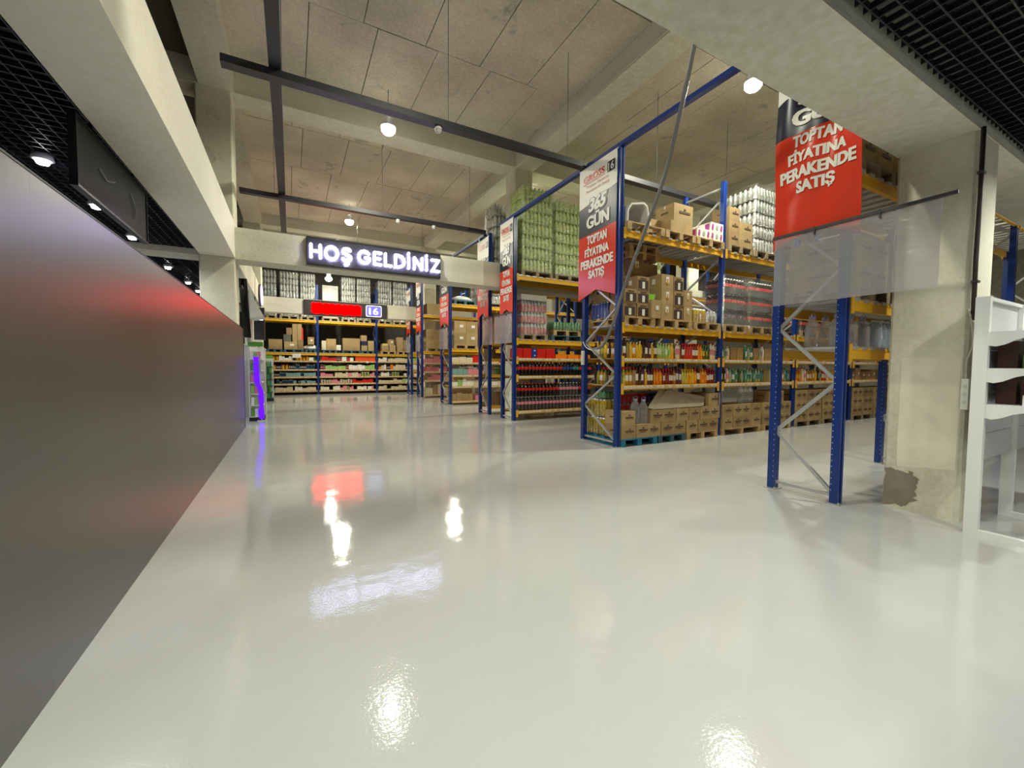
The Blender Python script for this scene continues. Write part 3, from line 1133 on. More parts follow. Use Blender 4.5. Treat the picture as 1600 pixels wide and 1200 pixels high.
for i, (a, b) in enumerate(bot):
    carton('brown carton in the bottom row of the juice rack floor, %s' % (ordw(i, 99) if i < 9 else 'farther right'), a, b, Y0 + 0.01, Y0 + 0.47, 0.146, 0.40, [KRAFT, KRAFT2][i % 2],
           'word2' if b - a > 0.5 else 'word', group='brown cartons on the floor of the juice rack')
top = [(5.33, 5.66), (6.06, 6.76), (6.78, 7.13), (7.15, 7.48), (7.50, 8.12), (8.22, 8.57), (8.59, 9.24), (9.26, 9.62), (9.72, 10.30), (10.32, 10.86),
       (11.08, 11.6), (11.62, 12.3), (12.38, 13.0), (13.02, 13.6), (13.97, 14.6), (14.62, 15.2), (15.32, 15.9), (15.92, 16.5)]
for i, (a, b) in enumerate(top):
    carton('brown carton in the second row of the juice rack floor, %s' % (ordw(i, 99) if i < 9 else 'farther right'), a, b, Y0 + 0.012, Y0 + 0.47, 0.402, 0.66, [KRAFT2, KRAFT][i % 2],
           'word2' if b - a > 0.5 else 'word', group='brown cartons on the floor of the juice rack')
for i, (a, b) in enumerate([(11.08, 11.6), (11.62, 12.3), (12.38, 13.0), (13.02, 13.6), (13.97, 14.6), (14.62, 15.2), (15.32, 15.9), (15.92, 16.5)]):
    carton('brown carton in the third row, juice rack floor', a, b, Y0 + 0.012, Y0 + 0.47, 0.662, 0.92, [KRAFT, KRAFT3][i % 2], 'word2', group='third-row cartons of the juice rack')
carton('brown carton beside the folded card, alone on the second row', 7.76, 8.14, Y0 + 0.02, Y0 + 0.45, 0.662, 0.94, KRAFT2, 'word')
carton('small brown carton on the second row behind the slim upright', 9.98, 10.55, Y0 + 0.02, Y0 + 0.45, 0.662, 0.93, KRAFT, 'word2')
# rear cartons under the can packs (same pallets, back half)
for a, b in ((5.66, 6.2), (6.3, 7.02), (7.12, 8.05)):
    carton('brown carton at the back of the floor pallets', a, b, Y0 + 0.5, Y0 + 1.0, 0.146, 0.52, KRAFT3, None, tape=False, group='rear cartons of the juice rack floor')
for i in range(3):
    for l in range(2):
        pack('red can pack behind the folded card sheet', 'can_r', 5.68 + i * 0.28, Y0 + 0.52, 0.522 + l * 0.22, 0.27, 0.4, 0.215, 4, 5, group='red can packs of the juice rack floor')
for i in range(3):
    for l in range(2):
        pack('dark blue can pack behind the folded card sheet', 'can_b', 6.54 + i * 0.28, Y0 + 0.52, 0.522 + l * 0.22, 0.27, 0.4, 0.215, 4, 5, group='blue can packs of the juice rack floor')
for i in range(3):
    carton('dark tray carton at the back behind the folded card', 7.40 + i * 0.22, 7.60 + i * 0.22, Y0 + 0.52, Y0 + 0.9, 0.522, 0.90, [mat('dk_box', (0.04, 0.05, 0.05), 0.5), PINK, DGREEN][i], None, tape=False,
           group='dark cartons behind the folded card')
# yellow can packs at the rack end
for l in range(2):
    for j in range(3):
        pack('yellow can pack stacked at the aisle end of the juice rack', 'can_y', 5.33, Y0 + 0.50 + j * 0.18, 0.147 + l * 0.36, 0.30, 0.17, 0.345, 3, 2, group='yellow can packs')
pack('flat yellow pack lying on top of the can stack', 'leaf', 5.34, Y0 + 0.52, 0.87, 0.28, 0.3, 0.13, 3, 3)


def jug(label, x, y, z, sc=1.0, grp='water jugs on the juice rack'):
    t = thing('water_jug', label, 'bottle', (x, y, z), mesh=bottle_mesh(GLASSY, GLASSY, GLASSY, 'jug'), group=grp, scale=(sc, sc, sc * 1.0))
    part('cap', cached('jcap', lambda: MB().lathe([(0.038, 0.388), (0.040, 0.392), (0.040, 0.425), (0.03, 0.43)], [mat('cap_lilac', (0.45, 0.45, 0.75), 0.4)] * 3, n=12).mesh('cap')), t)
    part('handle', cached('jhandle', lambda: MB().tube([(0.03, -0.005, 0.40), (0.055, -0.01, 0.45), (0.0, -0.012, 0.47), (-0.055, -0.01, 0.45), (-0.03, -0.005, 0.40)], 0.006, mat('cap_lilac', (0.45, 0.45, 0.75), 0.4), 6).mesh('handle')), t)


jug('large clear water jug on the cartons, left of the pair', 5.78, Y0 + 0.14, 0.402, 1.12)
jug('large clear water jug on the cartons, right of the pair', 5.97, Y0 + 0.12, 0.402, 1.08)
jug('clear water jug right of the lone carton', 8.36, Y0 + 0.2, 0.662, 0.85)
for i in range(3):
    jug('clear water jug in the group of three above the cartons', 9.14 + i * 0.16, Y0 + 0.2, 0.662, 0.95, 'three water jugs in the second bay')

# folded grey card sheet on the cartons
card = thing('folded_card_sheet', 'grey-brown folded cardboard sheet lying across the floor cartons', 'cardboard', (0, 0, 0))
y1c, y2c = Y0 + 0.03, Y0 + 0.40
th = 0.012


def slab_quad(pts, m):
    """thick sheet from 4 points"""
    P = [Vector(p) for p in pts]
    n = (P[1] - P[0]).cross(P[3] - P[0]).normalized() * th
    v = P + [p + n for p in P]
    return MB().add(v, [(3, 2, 1, 0), (4, 5, 6, 7), (0, 1, 5, 4), (1, 2, 6, 5), (2, 3, 7, 6), (3, 0, 4, 7)], m)


part('left_flap', slab_quad([(5.99, y1c, 0.70), (6.14, y1c, 0.672), (6.66, y1c + 0.10, 1.00), (6.46, y1c + 0.12, 1.085)], GREYCARD).mesh('left_flap'), card)
part('main_sheet', slab_quad([(6.10, y1c - 0.01, 0.668), (7.60, y1c, 0.672), (7.74, y1c + 0.08, 0.86), (6.60, y1c + 0.09, 1.035)], GREYCARD).mesh('main_sheet'), card)
part('back_flap', slab_quad([(6.60, y1c + 0.115, 1.035), (7.74, y1c + 0.10, 0.86), (7.60, y2c, 0.68), (6.3, y2c, 0.68)], GREYCARD).mesh('back_flap'), card)

# ------------------------------------------------------------------ juice shelves
KW = {'yellow': (YEL, WHITE, YEL), 'amber': (mat('amber', (0.50, 0.25, 0.02), 0.2), DGREEN, PAPER), 'dark': (BROWNL, BLACK, PAPER), 'green': (LGREEN, PAPER, PAPER),
      'red': (RED, RED, PAPER), 'redo': (ORNG, RED, YEL), 'dred': (DRED, RED, PAPER), 'purple': (PURPLE, BLACK, PAPER), 'orange': (YEL, ORNG, ORNG), 'white': (PAPER, RED, PINK),
      'dgreen': (DGREEN, GREEN, YEL), 'teal': (TEAL, LGREEN, PAPER), 'clear': (mat('pale_green', (0.35, 0.45, 0.33), 0.2), GREEN, TEAL), 'lemon': (mat('lemon', (0.70, 0.60, 0.10), 0.2), YEL, LGREEN),
      'olive': (mat('olive', (0.28, 0.25, 0.04), 0.2), BLACK, mat('olive_label', (0.55, 0.42, 0.15), 0.5))}
KN = {'yellow': 'yellow', 'amber': 'amber', 'dark': 'dark brown', 'green': 'light green', 'red': 'red', 'redo': 'red-capped orange', 'dred': 'dark red', 'purple': 'purple', 'orange': 'bright orange',
      'white': 'white', 'dgreen': 'dark green', 'teal': 'teal', 'clear': 'pale green', 'lemon': 'lemon yellow', 'olive': 'olive brown'}
UP1 = ['olive', 'dark', 'olive', 'yellow', 'amber', 'yellow', 'yellow', 'dark', 'dark', 'purple', 'yellow', 'dark', 'green', 'green', 'green', 'green', 'lemon', 'yellow', None, 'white', 'dred', 'dred', 'red', 'red', 'red', 'dred', 'dred', 'redo', 'redo', 'dgreen', 'dgreen', 'dgreen', 'white', 'white']
LO1 = ['olive', 'lemon', 'amber', 'amber', None, 'dark', 'dark', 'purple', 'yellow', 'purple', 'dark', 'redo', 'redo', 'redo', 'dred', 'dred', 'dred', 'dred', 'amber', 'purple', 'purple', 'lemon', 'lemon', 'orange', 'orange', 'orange', 'redo', 'dark', 'redo', 'orange', 'redo', 'dred', 'dred', 'dred']
UP2 = ['teal', 'clear', 'white', None, None, None, None, None, 'teal', 'clear', 'teal', None, None, 'clear', 'white', None, None, None, 'clear', 'amber', 'teal', 'clear', None, None, 'redo']
LO2 = ['dark', 'dark', 'white', 'clear', 'teal', 'clear', 'dgreen', 'clear', 'teal', 'clear', 'clear', 'teal', 'clear', 'clear', 'teal', None, None, 'clear', 'clear', 'teal', 'redo', 'redo', 'amber', 'clear', 'teal']
LO3 = ['redo', 'redo', 'redo', 'white', 'white', 'amber', 'amber', 'amber', 'yellow', 'dark', 'clear', 'red', 'red', 'white', 'orange', 'orange', 'orange', 'yellow', 'amber', 'amber', 'clear']


def shelf_row(seq, x0, x1, y, z, where, rows=2):
    step = (x1 - x0) / len(seq)
    for i, c in enumerate(seq):
        if c is None:
            continue
        for r in range(rows):
            s = random.uniform(0.95, 1.08) * (1.18 if c in ('purple', 'dark', 'white') else 1.06)
            bottle('%s drink bottle on %s' % (KN[c], where), x0 + (i + 0.5) * step, y + 0.07 + r * 0.10, z, KW[c], 'juice', s, group='drink bottles on ' + where)


shelf_row(UP1, 5.34, 8.04, 5.70, 1.652, 'the upper juice shelf')
shelf_row(LO1, 5.34, 8.04, 5.70, 1.142, 'the lower juice shelf')
shelf_row(UP2, 8.22, 10.9, 5.70, 1.652, 'the upper juice shelf, second bay', 1)
shelf_row(LO2, 8.22, 10.9, 5.70, 1.142, 'the lower juice shelf, second bay', 1)
shelf_row(LO3, 11.1, 13.7, 5.70, 1.142, 'the lower juice shelf, third bay', 1)
# end-of-rack bottles seen through the frame
for r in range(2, 8):
    for k, c in enumerate((['yellow', 'olive', 'amber', 'dark'], ['olive', 'amber', 'olive', 'dark'])):
        bottle('%s drink bottle deep at the aisle end of %s juice shelf' % (KN[c[r % 4]], ('upper', 'lower')[k]), 5.38, 5.77 + r * 0.10, (1.652, 1.142)[k], KW[c[r % 4]], 'juice', 1.05,
               group='bottles at the aisle end of the juice shelves')
        bottle('%s drink bottle deep at the aisle end of %s juice shelf' % (KN[c[(r + 1) % 4]], ('upper', 'lower')[k]), 5.47, 5.77 + r * 0.10, (1.652, 1.142)[k], KW[c[(r + 1) % 4]], 'juice', 1.05,
               group='bottles at the aisle end of the juice shelves')
# open display cartons among the bottles
for i, (a, z, wdt) in enumerate([(8.58, 1.652, 0.20), (8.80, 1.652, 0.22), (9.42, 1.652, 0.2), (9.86, 1.652, 0.24), (10.1, 1.652, 0.2), (10.58, 1.652, 0.22), (9.85, 1.142, 0.2), (6.86, 1.652, 0.09), (5.66, 1.142, 0.1)]):
    carton('open kraft display carton on the juice shelf, %s' % ordw(i, 99), a, a + wdt, 5.74, 6.1, z, z + 0.28, [KRAFT, KRAFT2][i % 2], None, tape=False, group='display cartons among the juice bottles')
for i in range(8):
    carton('kraft carton on the upper juice shelf, third bay', 11.12 + i * 0.32, 11.41 + i * 0.32, 5.74, 6.2, 1.652, 1.652 + random.choice([0.24, 0.3, 0.34]), [KRAFT, KRAFT2, KRAFT3][i % 3], 'sticker', tape=False, side=False,
           group='cartons on the upper juice shelf, third bay')
for i in range(8):
    carton('kraft carton on the upper juice shelf, fourth bay', 13.99 + i * 0.32, 14.28 + i * 0.32, 5.74, 6.2, 1.142, 1.142 + random.choice([0.24, 0.3, 0.34]), [KRAFT, KRAFT2, KRAFT3][i % 3], 'sticker', tape=False, side=False,
           group='cartons on the juice shelf, fourth bay')

# ------------------------------------------------------------------ R2 mid level (2.26)
zm = 2.268
pallet('wooden pallet under the picture cartons, mid level at the rack end', 5.34, 6.12, 5.64, 6.66, zm, WOOD)
pallet('wooden pallet under the tallest carton stack, mid level', 6.26, 7.16, 5.64, 6.66, zm, WOOD)
pallet('wooden pallet under the yellow drink pack, mid level', 7.22, 8.06, 5.64, 6.66, zm, WOOD)
pallet('wooden pallet under the wrapped cola packs, mid level second bay', 9.05, 10.0, 5.62, 6.66, zm, WOOD)
zt = zm + 0.146
G = 'cartons stacked at mid level of the juice rack'


def cstack(desc, x, wdt, y, dp, z, n, h, m, style):
    nm = ['bottom', 'second', 'third', 'fourth', 'top']
    for k in range(n):
        lab = 'brown carton, %s of the %s' % ('top' if k == n - 1 and n > 1 else nm[k], desc)
        j = random.uniform(-0.012, 0.012)
        carton(lab, x + j, x + wdt + j, y + random.uniform(0, 0.02), y + dp, z + k * (h + 0.002), z + k * (h + 0.002) + h, m, style, group=G)


cstack('picture-printed stack nearest the rack end', 5.35, 0.30, 5.66, 0.38, zt, 2, 0.25, KRAFT, 'picture')
cstack('picture-printed stack under the grey conduit', 5.67, 0.30, 5.66, 0.38, zt, 3, 0.25, KRAFT, 'picture')
carton('brown carton with small black stamp at mid level, right of picture cartons', 5.99, 6.24, 5.62, 6.0, zt, zt + 0.34, KRAFT2, 'sticker')
carton('bright green small box on the stamped carton', 6.0, 6.16, 5.72, 5.9, zt + 0.342, zt + 0.46, mat('lime', (0.22, 0.65, 0.03), 0.4), None, tape=False)
cstack('tall back stack behind the picture cartons', 5.90, 0.36, 6.10, 0.5, zt, 4, 0.30, KRAFT3, 'shield')
cstack('tall front stack of plain cartons at mid level', 6.30, 0.32, 5.66, 0.42, zt, 3, 0.285, KRAFT2, 'shield')
cstack('bottle-picture stack beside the tall front stack', 6.64, 0.28, 5.66, 0.40, zt, 3, 0.28, KRAFT, 'picture')
cstack('short stack at the right of the tall front stack', 6.94, 0.24, 5.66, 0.40, zt, 2, 0.30, KRAFT2, 'shield')
cstack('rear stack behind the tall front stack', 6.30, 0.40, 6.14, 0.45, zt, 4, 0.29, KRAFT3, None)
# two empty pallets on the rear stack
for k in range(2):
    pallet('empty pallet lying on the rear carton stack, %s' % ('lower', 'upper')[k], 5.86, 6.66, 6.08, 6.62, zt + 4 * 0.302 + 0.003 + k * 0.15, WOOD)
for j in range(2):
    pack('blue bottle pack at the aisle end of the mid level', 'can_b', 5.36, 6.10 + j * 0.27, zt, 0.42, 0.26, 0.33, 4, 3, group='blue packs at the aisle end')
carton('tan carton lying on the blue bottle packs', 5.38, 5.76, 6.12, 6.56, zt + 0.333, zt + 0.50, KRAFT2, None)
for i in range(2):
    pack('yellow drink pack on the pallet at mid level', 'can_y', 7.26 + i * 0.2, 5.68, zt, 0.19, 0.3, 0.27, 2, 3, group='yellow drink packs at mid level')
pack('dark grey drink pack beside the yellow packs', 'silver', 7.68, 5.68, zt, 0.34, 0.3, 0.24, 3, 3)
carton('low kraft tray behind the yellow drink packs', 7.24, 8.0, 6.05, 6.6, zt, zt + 0.3, KRAFT, None)
# cola pallet, second bay
for l in range(3):
    for i in range(3):
        for j in range(2):
            pack('cola pack under crumpled film, second bay', 'cola', 9.08 + i * 0.30, 5.66 + j * 0.45, zt + l * 0.335, 0.29, 0.44, 0.33, 3, 4, group='wrapped cola packs of the second bay')
film_box('clear crumpled film over the cola packs of the second bay', 9.04, 10.02, 5.62, 6.62, zm + 0.08, zt + 1.08)
pallet('wooden pallet behind the upright under dark soda packs', 8.14, 8.98, 5.64, 6.66, zm, WOOD)
for l in range(3):
    for i in range(2):
        pack('dark soda pack with purple labels behind the slim upright', ('soda', 'cola', 'cola')[l], 8.16 + i * 0.40, 5.68, zt + l * 0.335, 0.39, 0.44, 0.33, 4, 4, group='dark soda packs of the second bay')
film_box('clear film around the dark soda packs', 8.13, 9.0, 5.63, 6.64, zm + 0.08, zt + 1.05)
wrapped_load('the third-bay load at mid level', 'cola', 11.2, 12.3, 5.66, 6.66, zm, 3, 0.33, 3, 1, packn=(3, 5))

# ------------------------------------------------------------------ R2 top level (3.96)
zu = 3.968
zt = zu + 0.146
pallet('wooden pallet at the end of the top level under the white lid', 5.36, 6.30, 5.62, 6.66, zu, WOOD)
pallet('wooden pallet on the top level under the large carton', 6.34, 7.18, 5.62, 6.66, zu, WOOD)
pallet('wooden pallet on the top level under purple and white boxes', 7.22, 8.08, 5.62, 6.66, zu, WOOD)
pallet('wooden pallet on the top level under small cartons, second bay', 8.22, 9.10, 5.62, 6.66, zu, WOODO)
pallet('wooden pallet on the top level under the clear bottle stack', 9.15, 10.05, 5.62, 6.66, zu, WOODO)
carton('brown carton under the large carton on the top level', 6.50, 7.12, 5.66, 6.15, zt, zt + 0.22, KRAFT2, None)
carton('large tan carton on the top level beside the slim upright', 6.58, 7.12, 5.66, 6.12, zt + 0.222, zt + 0.56, KRAFT2, 'word')
carton('low tan carton behind the white lid on the top level', 6.0, 6.48, 5.9, 6.4, zt, zt + 0.26, KRAFT, None)
# white curved plastic lid
lid = thing('plastic_lid', 'white curved plastic lid leaning on the top-level pallet', 'lid', (0, 0, 0))
pl = [(5.40, zt), (5.42, zt + 0.22), (5.50, zt + 0.34), (5.80, zt + 0.40), (5.88, zt + 0.36), (5.98, zt), (5.955, zt), (5.865, zt + 0.33), (5.79, zt + 0.375), (5.51, zt + 0.315), (5.44, zt + 0.21), (5.425, zt)]
part('shell', MB().prism(pl[::-1], 'y', 5.70, 6.25, LGREY).mesh('shell'), lid)
part('rim', MB().prism([(5.39, zt), (5.41, zt + 0.225), (5.495, zt + 0.35), (5.80, zt + 0.412), (5.89, zt + 0.37), (6.0, zt), (5.97, zt), (5.87, zt + 0.34), (5.79, zt + 0.38), (5.505, zt + 0.32), (5.43, zt + 0.215), (5.415, zt)][::-1],
                       'y', 5.672, 5.70, WHITE).mesh('rim'), lid)
for l in range(2):
    for i in range(2):
        for j in range(2):
            if l == 1 and i == 0 and j == 0:
                continue
            carton('white box with magenta print, %s layer on the top level' % ('lower', 'upper')[l], 7.24 + i * 0.41, 7.64 + i * 0.41, 5.64 + j * 0.45, 6.08 + j * 0.45, zt + l * 0.182, zt + 0.18 + l * 0.182, PAPER, 'purple', tape=False,
                   group='white boxes with magenta print')
for l in range(3):
    carton('tan carton, %s of the three right of the slim upright' % ('bottom', 'middle', 'top')[l], 8.24, 8.60, 5.64, 6.05, zt + l * 0.262, zt + l * 0.262 + 0.26, KRAFT, 'word', group='three tan cartons of the top level')
for l in range(2):
    carton('tan carton, %s of the pair before the clear bottle stack' % ('lower', 'upper')[l], 8.66, 9.06, 5.64, 6.05, zt + l * 0.262, zt + l * 0.262 + 0.26, KRAFT2, 'word', group='pair of tan cartons on the top level')
for l in range(5):
    for i in range(2):
        for j in range(2):
            pack('clear water pack in the top-level wrapped stack', 'silver', 9.17 + i * 0.43, 5.64 + j * 0.48, zt + l * 0.285, 0.42, 0.47, 0.28, 4, 4, group='clear water packs on the top level')
film_box('clear film around the tall water stack on the top level', 9.15, 10.05, 5.62, 6.64, zu + 0.1, zt + 1.46)

# ------------------------------------------------------------------ R3 contents (y 9.62 .. 10.36)
zu = 3.908
for i, (a, b, ly) in enumerate([(5.44, 6.44, 7), (6.52, 7.52, 7), (7.62, 8.06, 6)]):
    wrapped_load('the %s green stack' % ('left', 'middle', 'right')[i], 'green', a, b, 9.62, 10.36, zu, ly, (0.315, 0.29, 0.3)[i], 2 if i < 2 else 1, 2 if i == 0 else 1, packn=(4, 3 if i == 0 else 5))
wrapped_load('the second-bay green stack', 'green', 8.3, 10.7, 9.62, 10.36, zu, 5, 0.3, 4, 1, packn=(4, 5))
zm = 2.208
wrapped_load('the red wrapped load', 'redpack', 5.44, 6.30, 9.64, 10.34, zm, 3, 0.30, 2, 1, packn=(4, 5))
carton('white tray box on top of the red wrapped load', 5.46, 6.26, 9.66, 10.3, zm + 0.146 + 0.915, zm + 0.146 + 1.06, PAPER, None, tape=False)
pallet('teal pallet under a smaller pallet on the cola rack', 6.42, 7.50, 9.62, 10.34, zm, PNAVY)
pallet('pale pallet stacked on the teal pallet', 6.50, 7.44, 9.64, 10.30, zm + 0.146, WOOD)
for i in range(3):
    pack('leaf-green bottle pack on the double pallets', 'leaf', 6.50 + i * 0.32, 9.66, zm + 0.292, 0.31, 0.4, 0.24, 3, 4, group='leaf-green packs on the cola rack')
wrapped_load('the second-bay red load', 'redpack', 8.3, 9.3, 9.64, 10.34, zm, 3, 0.30, 2, 1, packn=(4, 5))
# z 1.70 : red cartons, blue carton, orange trays
zs = 1.702
for l in range(2):
    for i, (a, b, m) in enumerate([(5.36, 5.52, RED), (5.54, 5.80, RED), (5.82, 5.96, BLUEP), (5.98, 6.26, RED), (6.28, 6.56, RED)]):
        carton('%s drink carton, %s layer, on the shelf above the cola' % ('blue' if m is BLUEP else 'red', ('lower', 'upper')[l]), a, b, 9.68, 10.1, zs + l * 0.132, zs + 0.13 + l * 0.132, m, 'sticker' if m is BLUEP else None, tape=False,
               side=False, group='red and blue cartons above the cola')
for i in range(3):
    carton('orange tray on the shelf above the cola, %s' % ordw(i, 3), 6.60 + i * 0.42, 6.99 + i * 0.42, 9.68, 10.1, zs, zs + 0.12, ORNG, None, tape=False, group='orange trays')
for i in range(3):
    carton('kraft carton on the shelf above the cola, second bay', 8.3 + i * 0.6, 8.85 + i * 0.6, 9.68, 10.1, zs, zs + 0.3, KRAFT, None, group='kraft cartons above the cola, second bay')
# cola bottles
CW = {'c': (COLA, RED, RED), 'p': (COLA, BLACK, BLUEP), 't': (COLA, BLACK, TEAL), 'w': (mat('cola_film', (0.07, 0.06, 0.06), 0.15), WHITE, PINK)}


def cola_row(seq, x0, x1, y, z, where, rows=2, sc=1.0):
    st = (x1 - x0) / len(seq)
    for i, c in enumerate(seq):
        for r in range(rows):
            bottle('%s on %s' % ({'c': 'red-labelled cola bottle', 'p': 'blue-labelled cola bottle', 't': 'teal-labelled cola bottle', 'w': 'white-capped cola bottle'}[c], where), x0 + (i + .5) * st, y + 0.07 + r * 0.12, z, CW[c],
                   'cola', sc, group='cola bottles on ' + where)


cola_row('cccccccccccccpppttcccc', 5.36, 7.9, 9.66, 1.222, 'the upper cola shelf', 2, 1.08)
cola_row('wwwwwwwwwwwwwwwwwwwwww', 5.36, 7.9, 9.66, 0.272, 'the lowest shelf, lower layer', 2, 1.05)
cb = thing('card_layer', 'thin grey card sheet between the two layers of cola bottles', 'cardboard', mesh=MB().box(5.36, 9.67, 0.640, 7.9, 9.93, 0.646, GREYCARD).mesh('card_layer'))
cola_row('ccccccccccccwwwwwwcccc', 5.36, 7.9, 9.66, 0.648, 'the lowest shelf, upper layer', 2, 1.05)
cola_row('ccccccccccc', 8.3, 10.0, 9.66, 1.222, 'the upper cola shelf, second bay', 1, 1.08)

# ------------------------------------------------------------------ R1 contents (y 2.20 .. 2.95)
zs = 1.728
tr = thing('cardboard_tray', 'low kraft tray holding water bottles on the nearest rack', 'tray', (0, 0, 0))
part('base', MB().box(5.40, 2.30, zs, 8.0, 2.9, zs + 0.006, KRAFT).mesh('base'), tr)
part('rear_wall', MB().box(5.40, 2.892, zs + 0.006, 8.0, 2.9, zs + 0.10, KRAFT2).mesh('rear_wall'), tr)
for i in range(3):
    for j in range(2):
        jug('large clear water bottle on the nearest rack, left part', 5.55 + i * 0.30, 2.42 + j * 0.26, zs + 0.008, 0.88, 'water bottles on the nearest rack, left part')
for i in range(4):
    for j in range(2):
        t = thing('water_bottle', 'pale water bottle in the shrink pack on the nearest rack', 'bottle', (6.46 + i * 0.155, 2.42 + j * 0.16, zs + 0.008), mesh=bottle_mesh(WATERB, WHITE, WATERB, 'jug'),
                  group='pale water bottles in the shrink pack', scale=(0.9, 0.9, 0.86))
film_box('clear film around the pale water bottles of the nearest rack', 6.36, 7.02, 2.32, 2.68, zs + 0.01, zs + 0.36)
for i in range(3):
    pack('dark bottle pack at the column end of the nearest rack', 'pale', 7.1 + i * 0.3, 2.3, zs + 0.008, 0.28, 0.4, 0.34, 3, 4, group='dark packs on the nearest rack')
for k, (z, nm) in enumerate(((2.248, 'middle level'), (3.608, 'upper level'))):
    for i, (a, b) in enumerate(((5.42, 6.24), (6.32, 7.16), (7.22, 8.04))):
        pallet('wooden pallet on the %s of the nearest rack, %s' % (nm, ordw(i, 3)), a, b, 2.2, 2.95, z, WOODO)
        for l in range(2):
            for q in range(2):
                carton('brown carton, %s %s pallet, nearest rack' % (nm, ordw(i, 3)), a + 0.01 + q * 0.40, a + 0.39 + q * 0.40, 2.22, 2.9, z + 0.147 + l * 0.282, z + 0.147 + 0.28 + l * 0.282, [KRAFT, KRAFT2, KRAFT3][(i + l) % 3], 'word',
                       group='cartons on the %s of the nearest rack, %s pallet' % (nm, ordw(i, 3)))
wrapped_load('the clear load past the column', 'silver', 8.25, 9.35, 2.22, 2.93, 2.248, 4, 0.285, 2, 1, packn=(4, 5))
wrapped_load('the upper load past the column', 'cola', 8.25, 9.35, 2.22, 2.93, 4.058, 2, 0.33, 3, 1, packn=(3, 5))

# ------------------------------------------------------------------ R4 / R5 contents
def box_load(where, x0, x1, y0, y1, z, nx, nl, h, mats, style=None, pm=WOOD):
    pallet('wooden pallet under ' + where, x0, x1, y0, y1, z, pm, True)
    wd = (x1 - x0) / nx
    for l in range(nl):
        for i in range(nx):
            carton('carton in ' + where, x0 + i * wd + 0.004, x0 + (i + 1) * wd - 0.004, y0 + 0.01, y1 - 0.02, z + 0.147 + l * (h + .002), z + 0.147 + l * (h + .002) + h, mats[(i + l) % len(mats)], style, tape=False, group='cartons in ' + where)


box_load('the large load behind the lintel', 5.40, 6.36, 14.64, 15.6, 2.128, 2, 2, 0.44, [KRAFT, KRAFT2], 'sticker')
box_load('the brown load right of it behind the lintel', 6.48, 7.4, 14.64, 15.6, 2.128, 2, 2, 0.40, [KRAFT2, KRAFT])
box_load('the plain load on the far rack mid level', 5.44, 6.4, 18.4, 19.1, 2.128, 1, 2, 0.42, [KRAFT2, KRAFT], None)
pallet('dark pallet with grey bundle on top of the rack behind the lintel', 5.4, 6.3, 14.64, 15.6, 3.788, PNAVY, True)
thing('wrapped_bundle', 'grey plastic bundle on the dark pallet behind the lintel', 'bundle', (5.85, 15.1, 3.934), mesh=MB().lathe([(0.40, 0.0), (0.44, 0.06), (0.36, 0.14), (0.2, 0.20), (0.05, 0.22)], [LGREY] * 4, n=14).mesh('bundle'))
wrapped_load('the pale stack behind the lintel', 'silver', 6.4, 7.4, 14.64, 15.6, 3.788, 4, 0.3, 2, 1, packn=(4, 4), simple=True)
carton('plain carton standing on the far rack top', 5.5, 6.1, 18.42, 19.05, 3.788, 4.3, KRAFT2, None)

GOODS = [('box', PAPER, 'white'), ('box', KRAFT, 'brown'), ('box', RED, 'red'), ('box', PINK, 'pink'), ('box', BLUEP, 'blue'), ('box', LGREEN, 'light green'), ('box', mat('teal_box', (0.20, 0.36, 0.36), 0.5), 'grey-teal'),
         ('tub', (PAPER, PAPER, LGREEN), 'white lidded'), ('tub', (PINK, WHITE, PAPER), 'pink lidded'), ('spray', (TEAL, WHITE, BLUEP), 'teal'), ('spray', (PURPLE, WHITE, PINK), 'purple'), ('spray', (NAVY, BLACK, GREY), 'navy'), ('box', ORNG, 'orange'),
         ('box', mat('cream_box', (0.66, 0.58, 0.42), 0.6), 'cream'), ('tub', (mat('olive', (0.28, 0.25, 0.04)), DRED, YEL), 'olive'), ('box', DGREEN, 'dark green')]
SHN = ['one', 'two', 'three', 'four', 'five', 'six']


def goods_shelf(x0, x1, y, z, hmax, where, choices, fill=0.9, wmin=0.10, wmax=0.30, run=3):
    x = x0
    while x < x1 - wmin:
        k = random.choice(choices)
        kind, m, cn = GOODS[k]
        for q in range(random.randint(1, run)):
            if x > x1 - wmin:
                break
            if kind == 'box':
                wd = min(random.uniform(wmin, wmax), x1 - x)
                h = random.uniform(0.45, 0.9) * hmax
                thing('goods_box', '%s goods box on %s' % (cn, where), 'box', (x, y + 0.03, z), mesh=carton_mesh(m), group='goods boxes on ' + where, scale=(wd - 0.008, 0.3, h))
            else:
                sc = hmax * random.uniform(0.72, 0.9) / (0.152 if kind == 'tub' else 0.225)
                sc = min(sc, 1.6)
                wd = 0.105 * sc if kind == 'tub' else 0.075 * sc
                thing('tub' if kind == 'tub' else 'spray_bottle', '%s %s on %s' % (cn, 'tub' if kind == 'tub' else 'spray bottle', where), 'tub' if kind == 'tub' else 'bottle', (x + wd / 2, y + 0.1, z), mesh=bottle_mesh(*m, kind),
                      group='tubs and bottles on ' + where, scale=(sc, sc, sc))
            x += wd
        if random.random() > fill:
            x += random.uniform(0.05, 0.25)


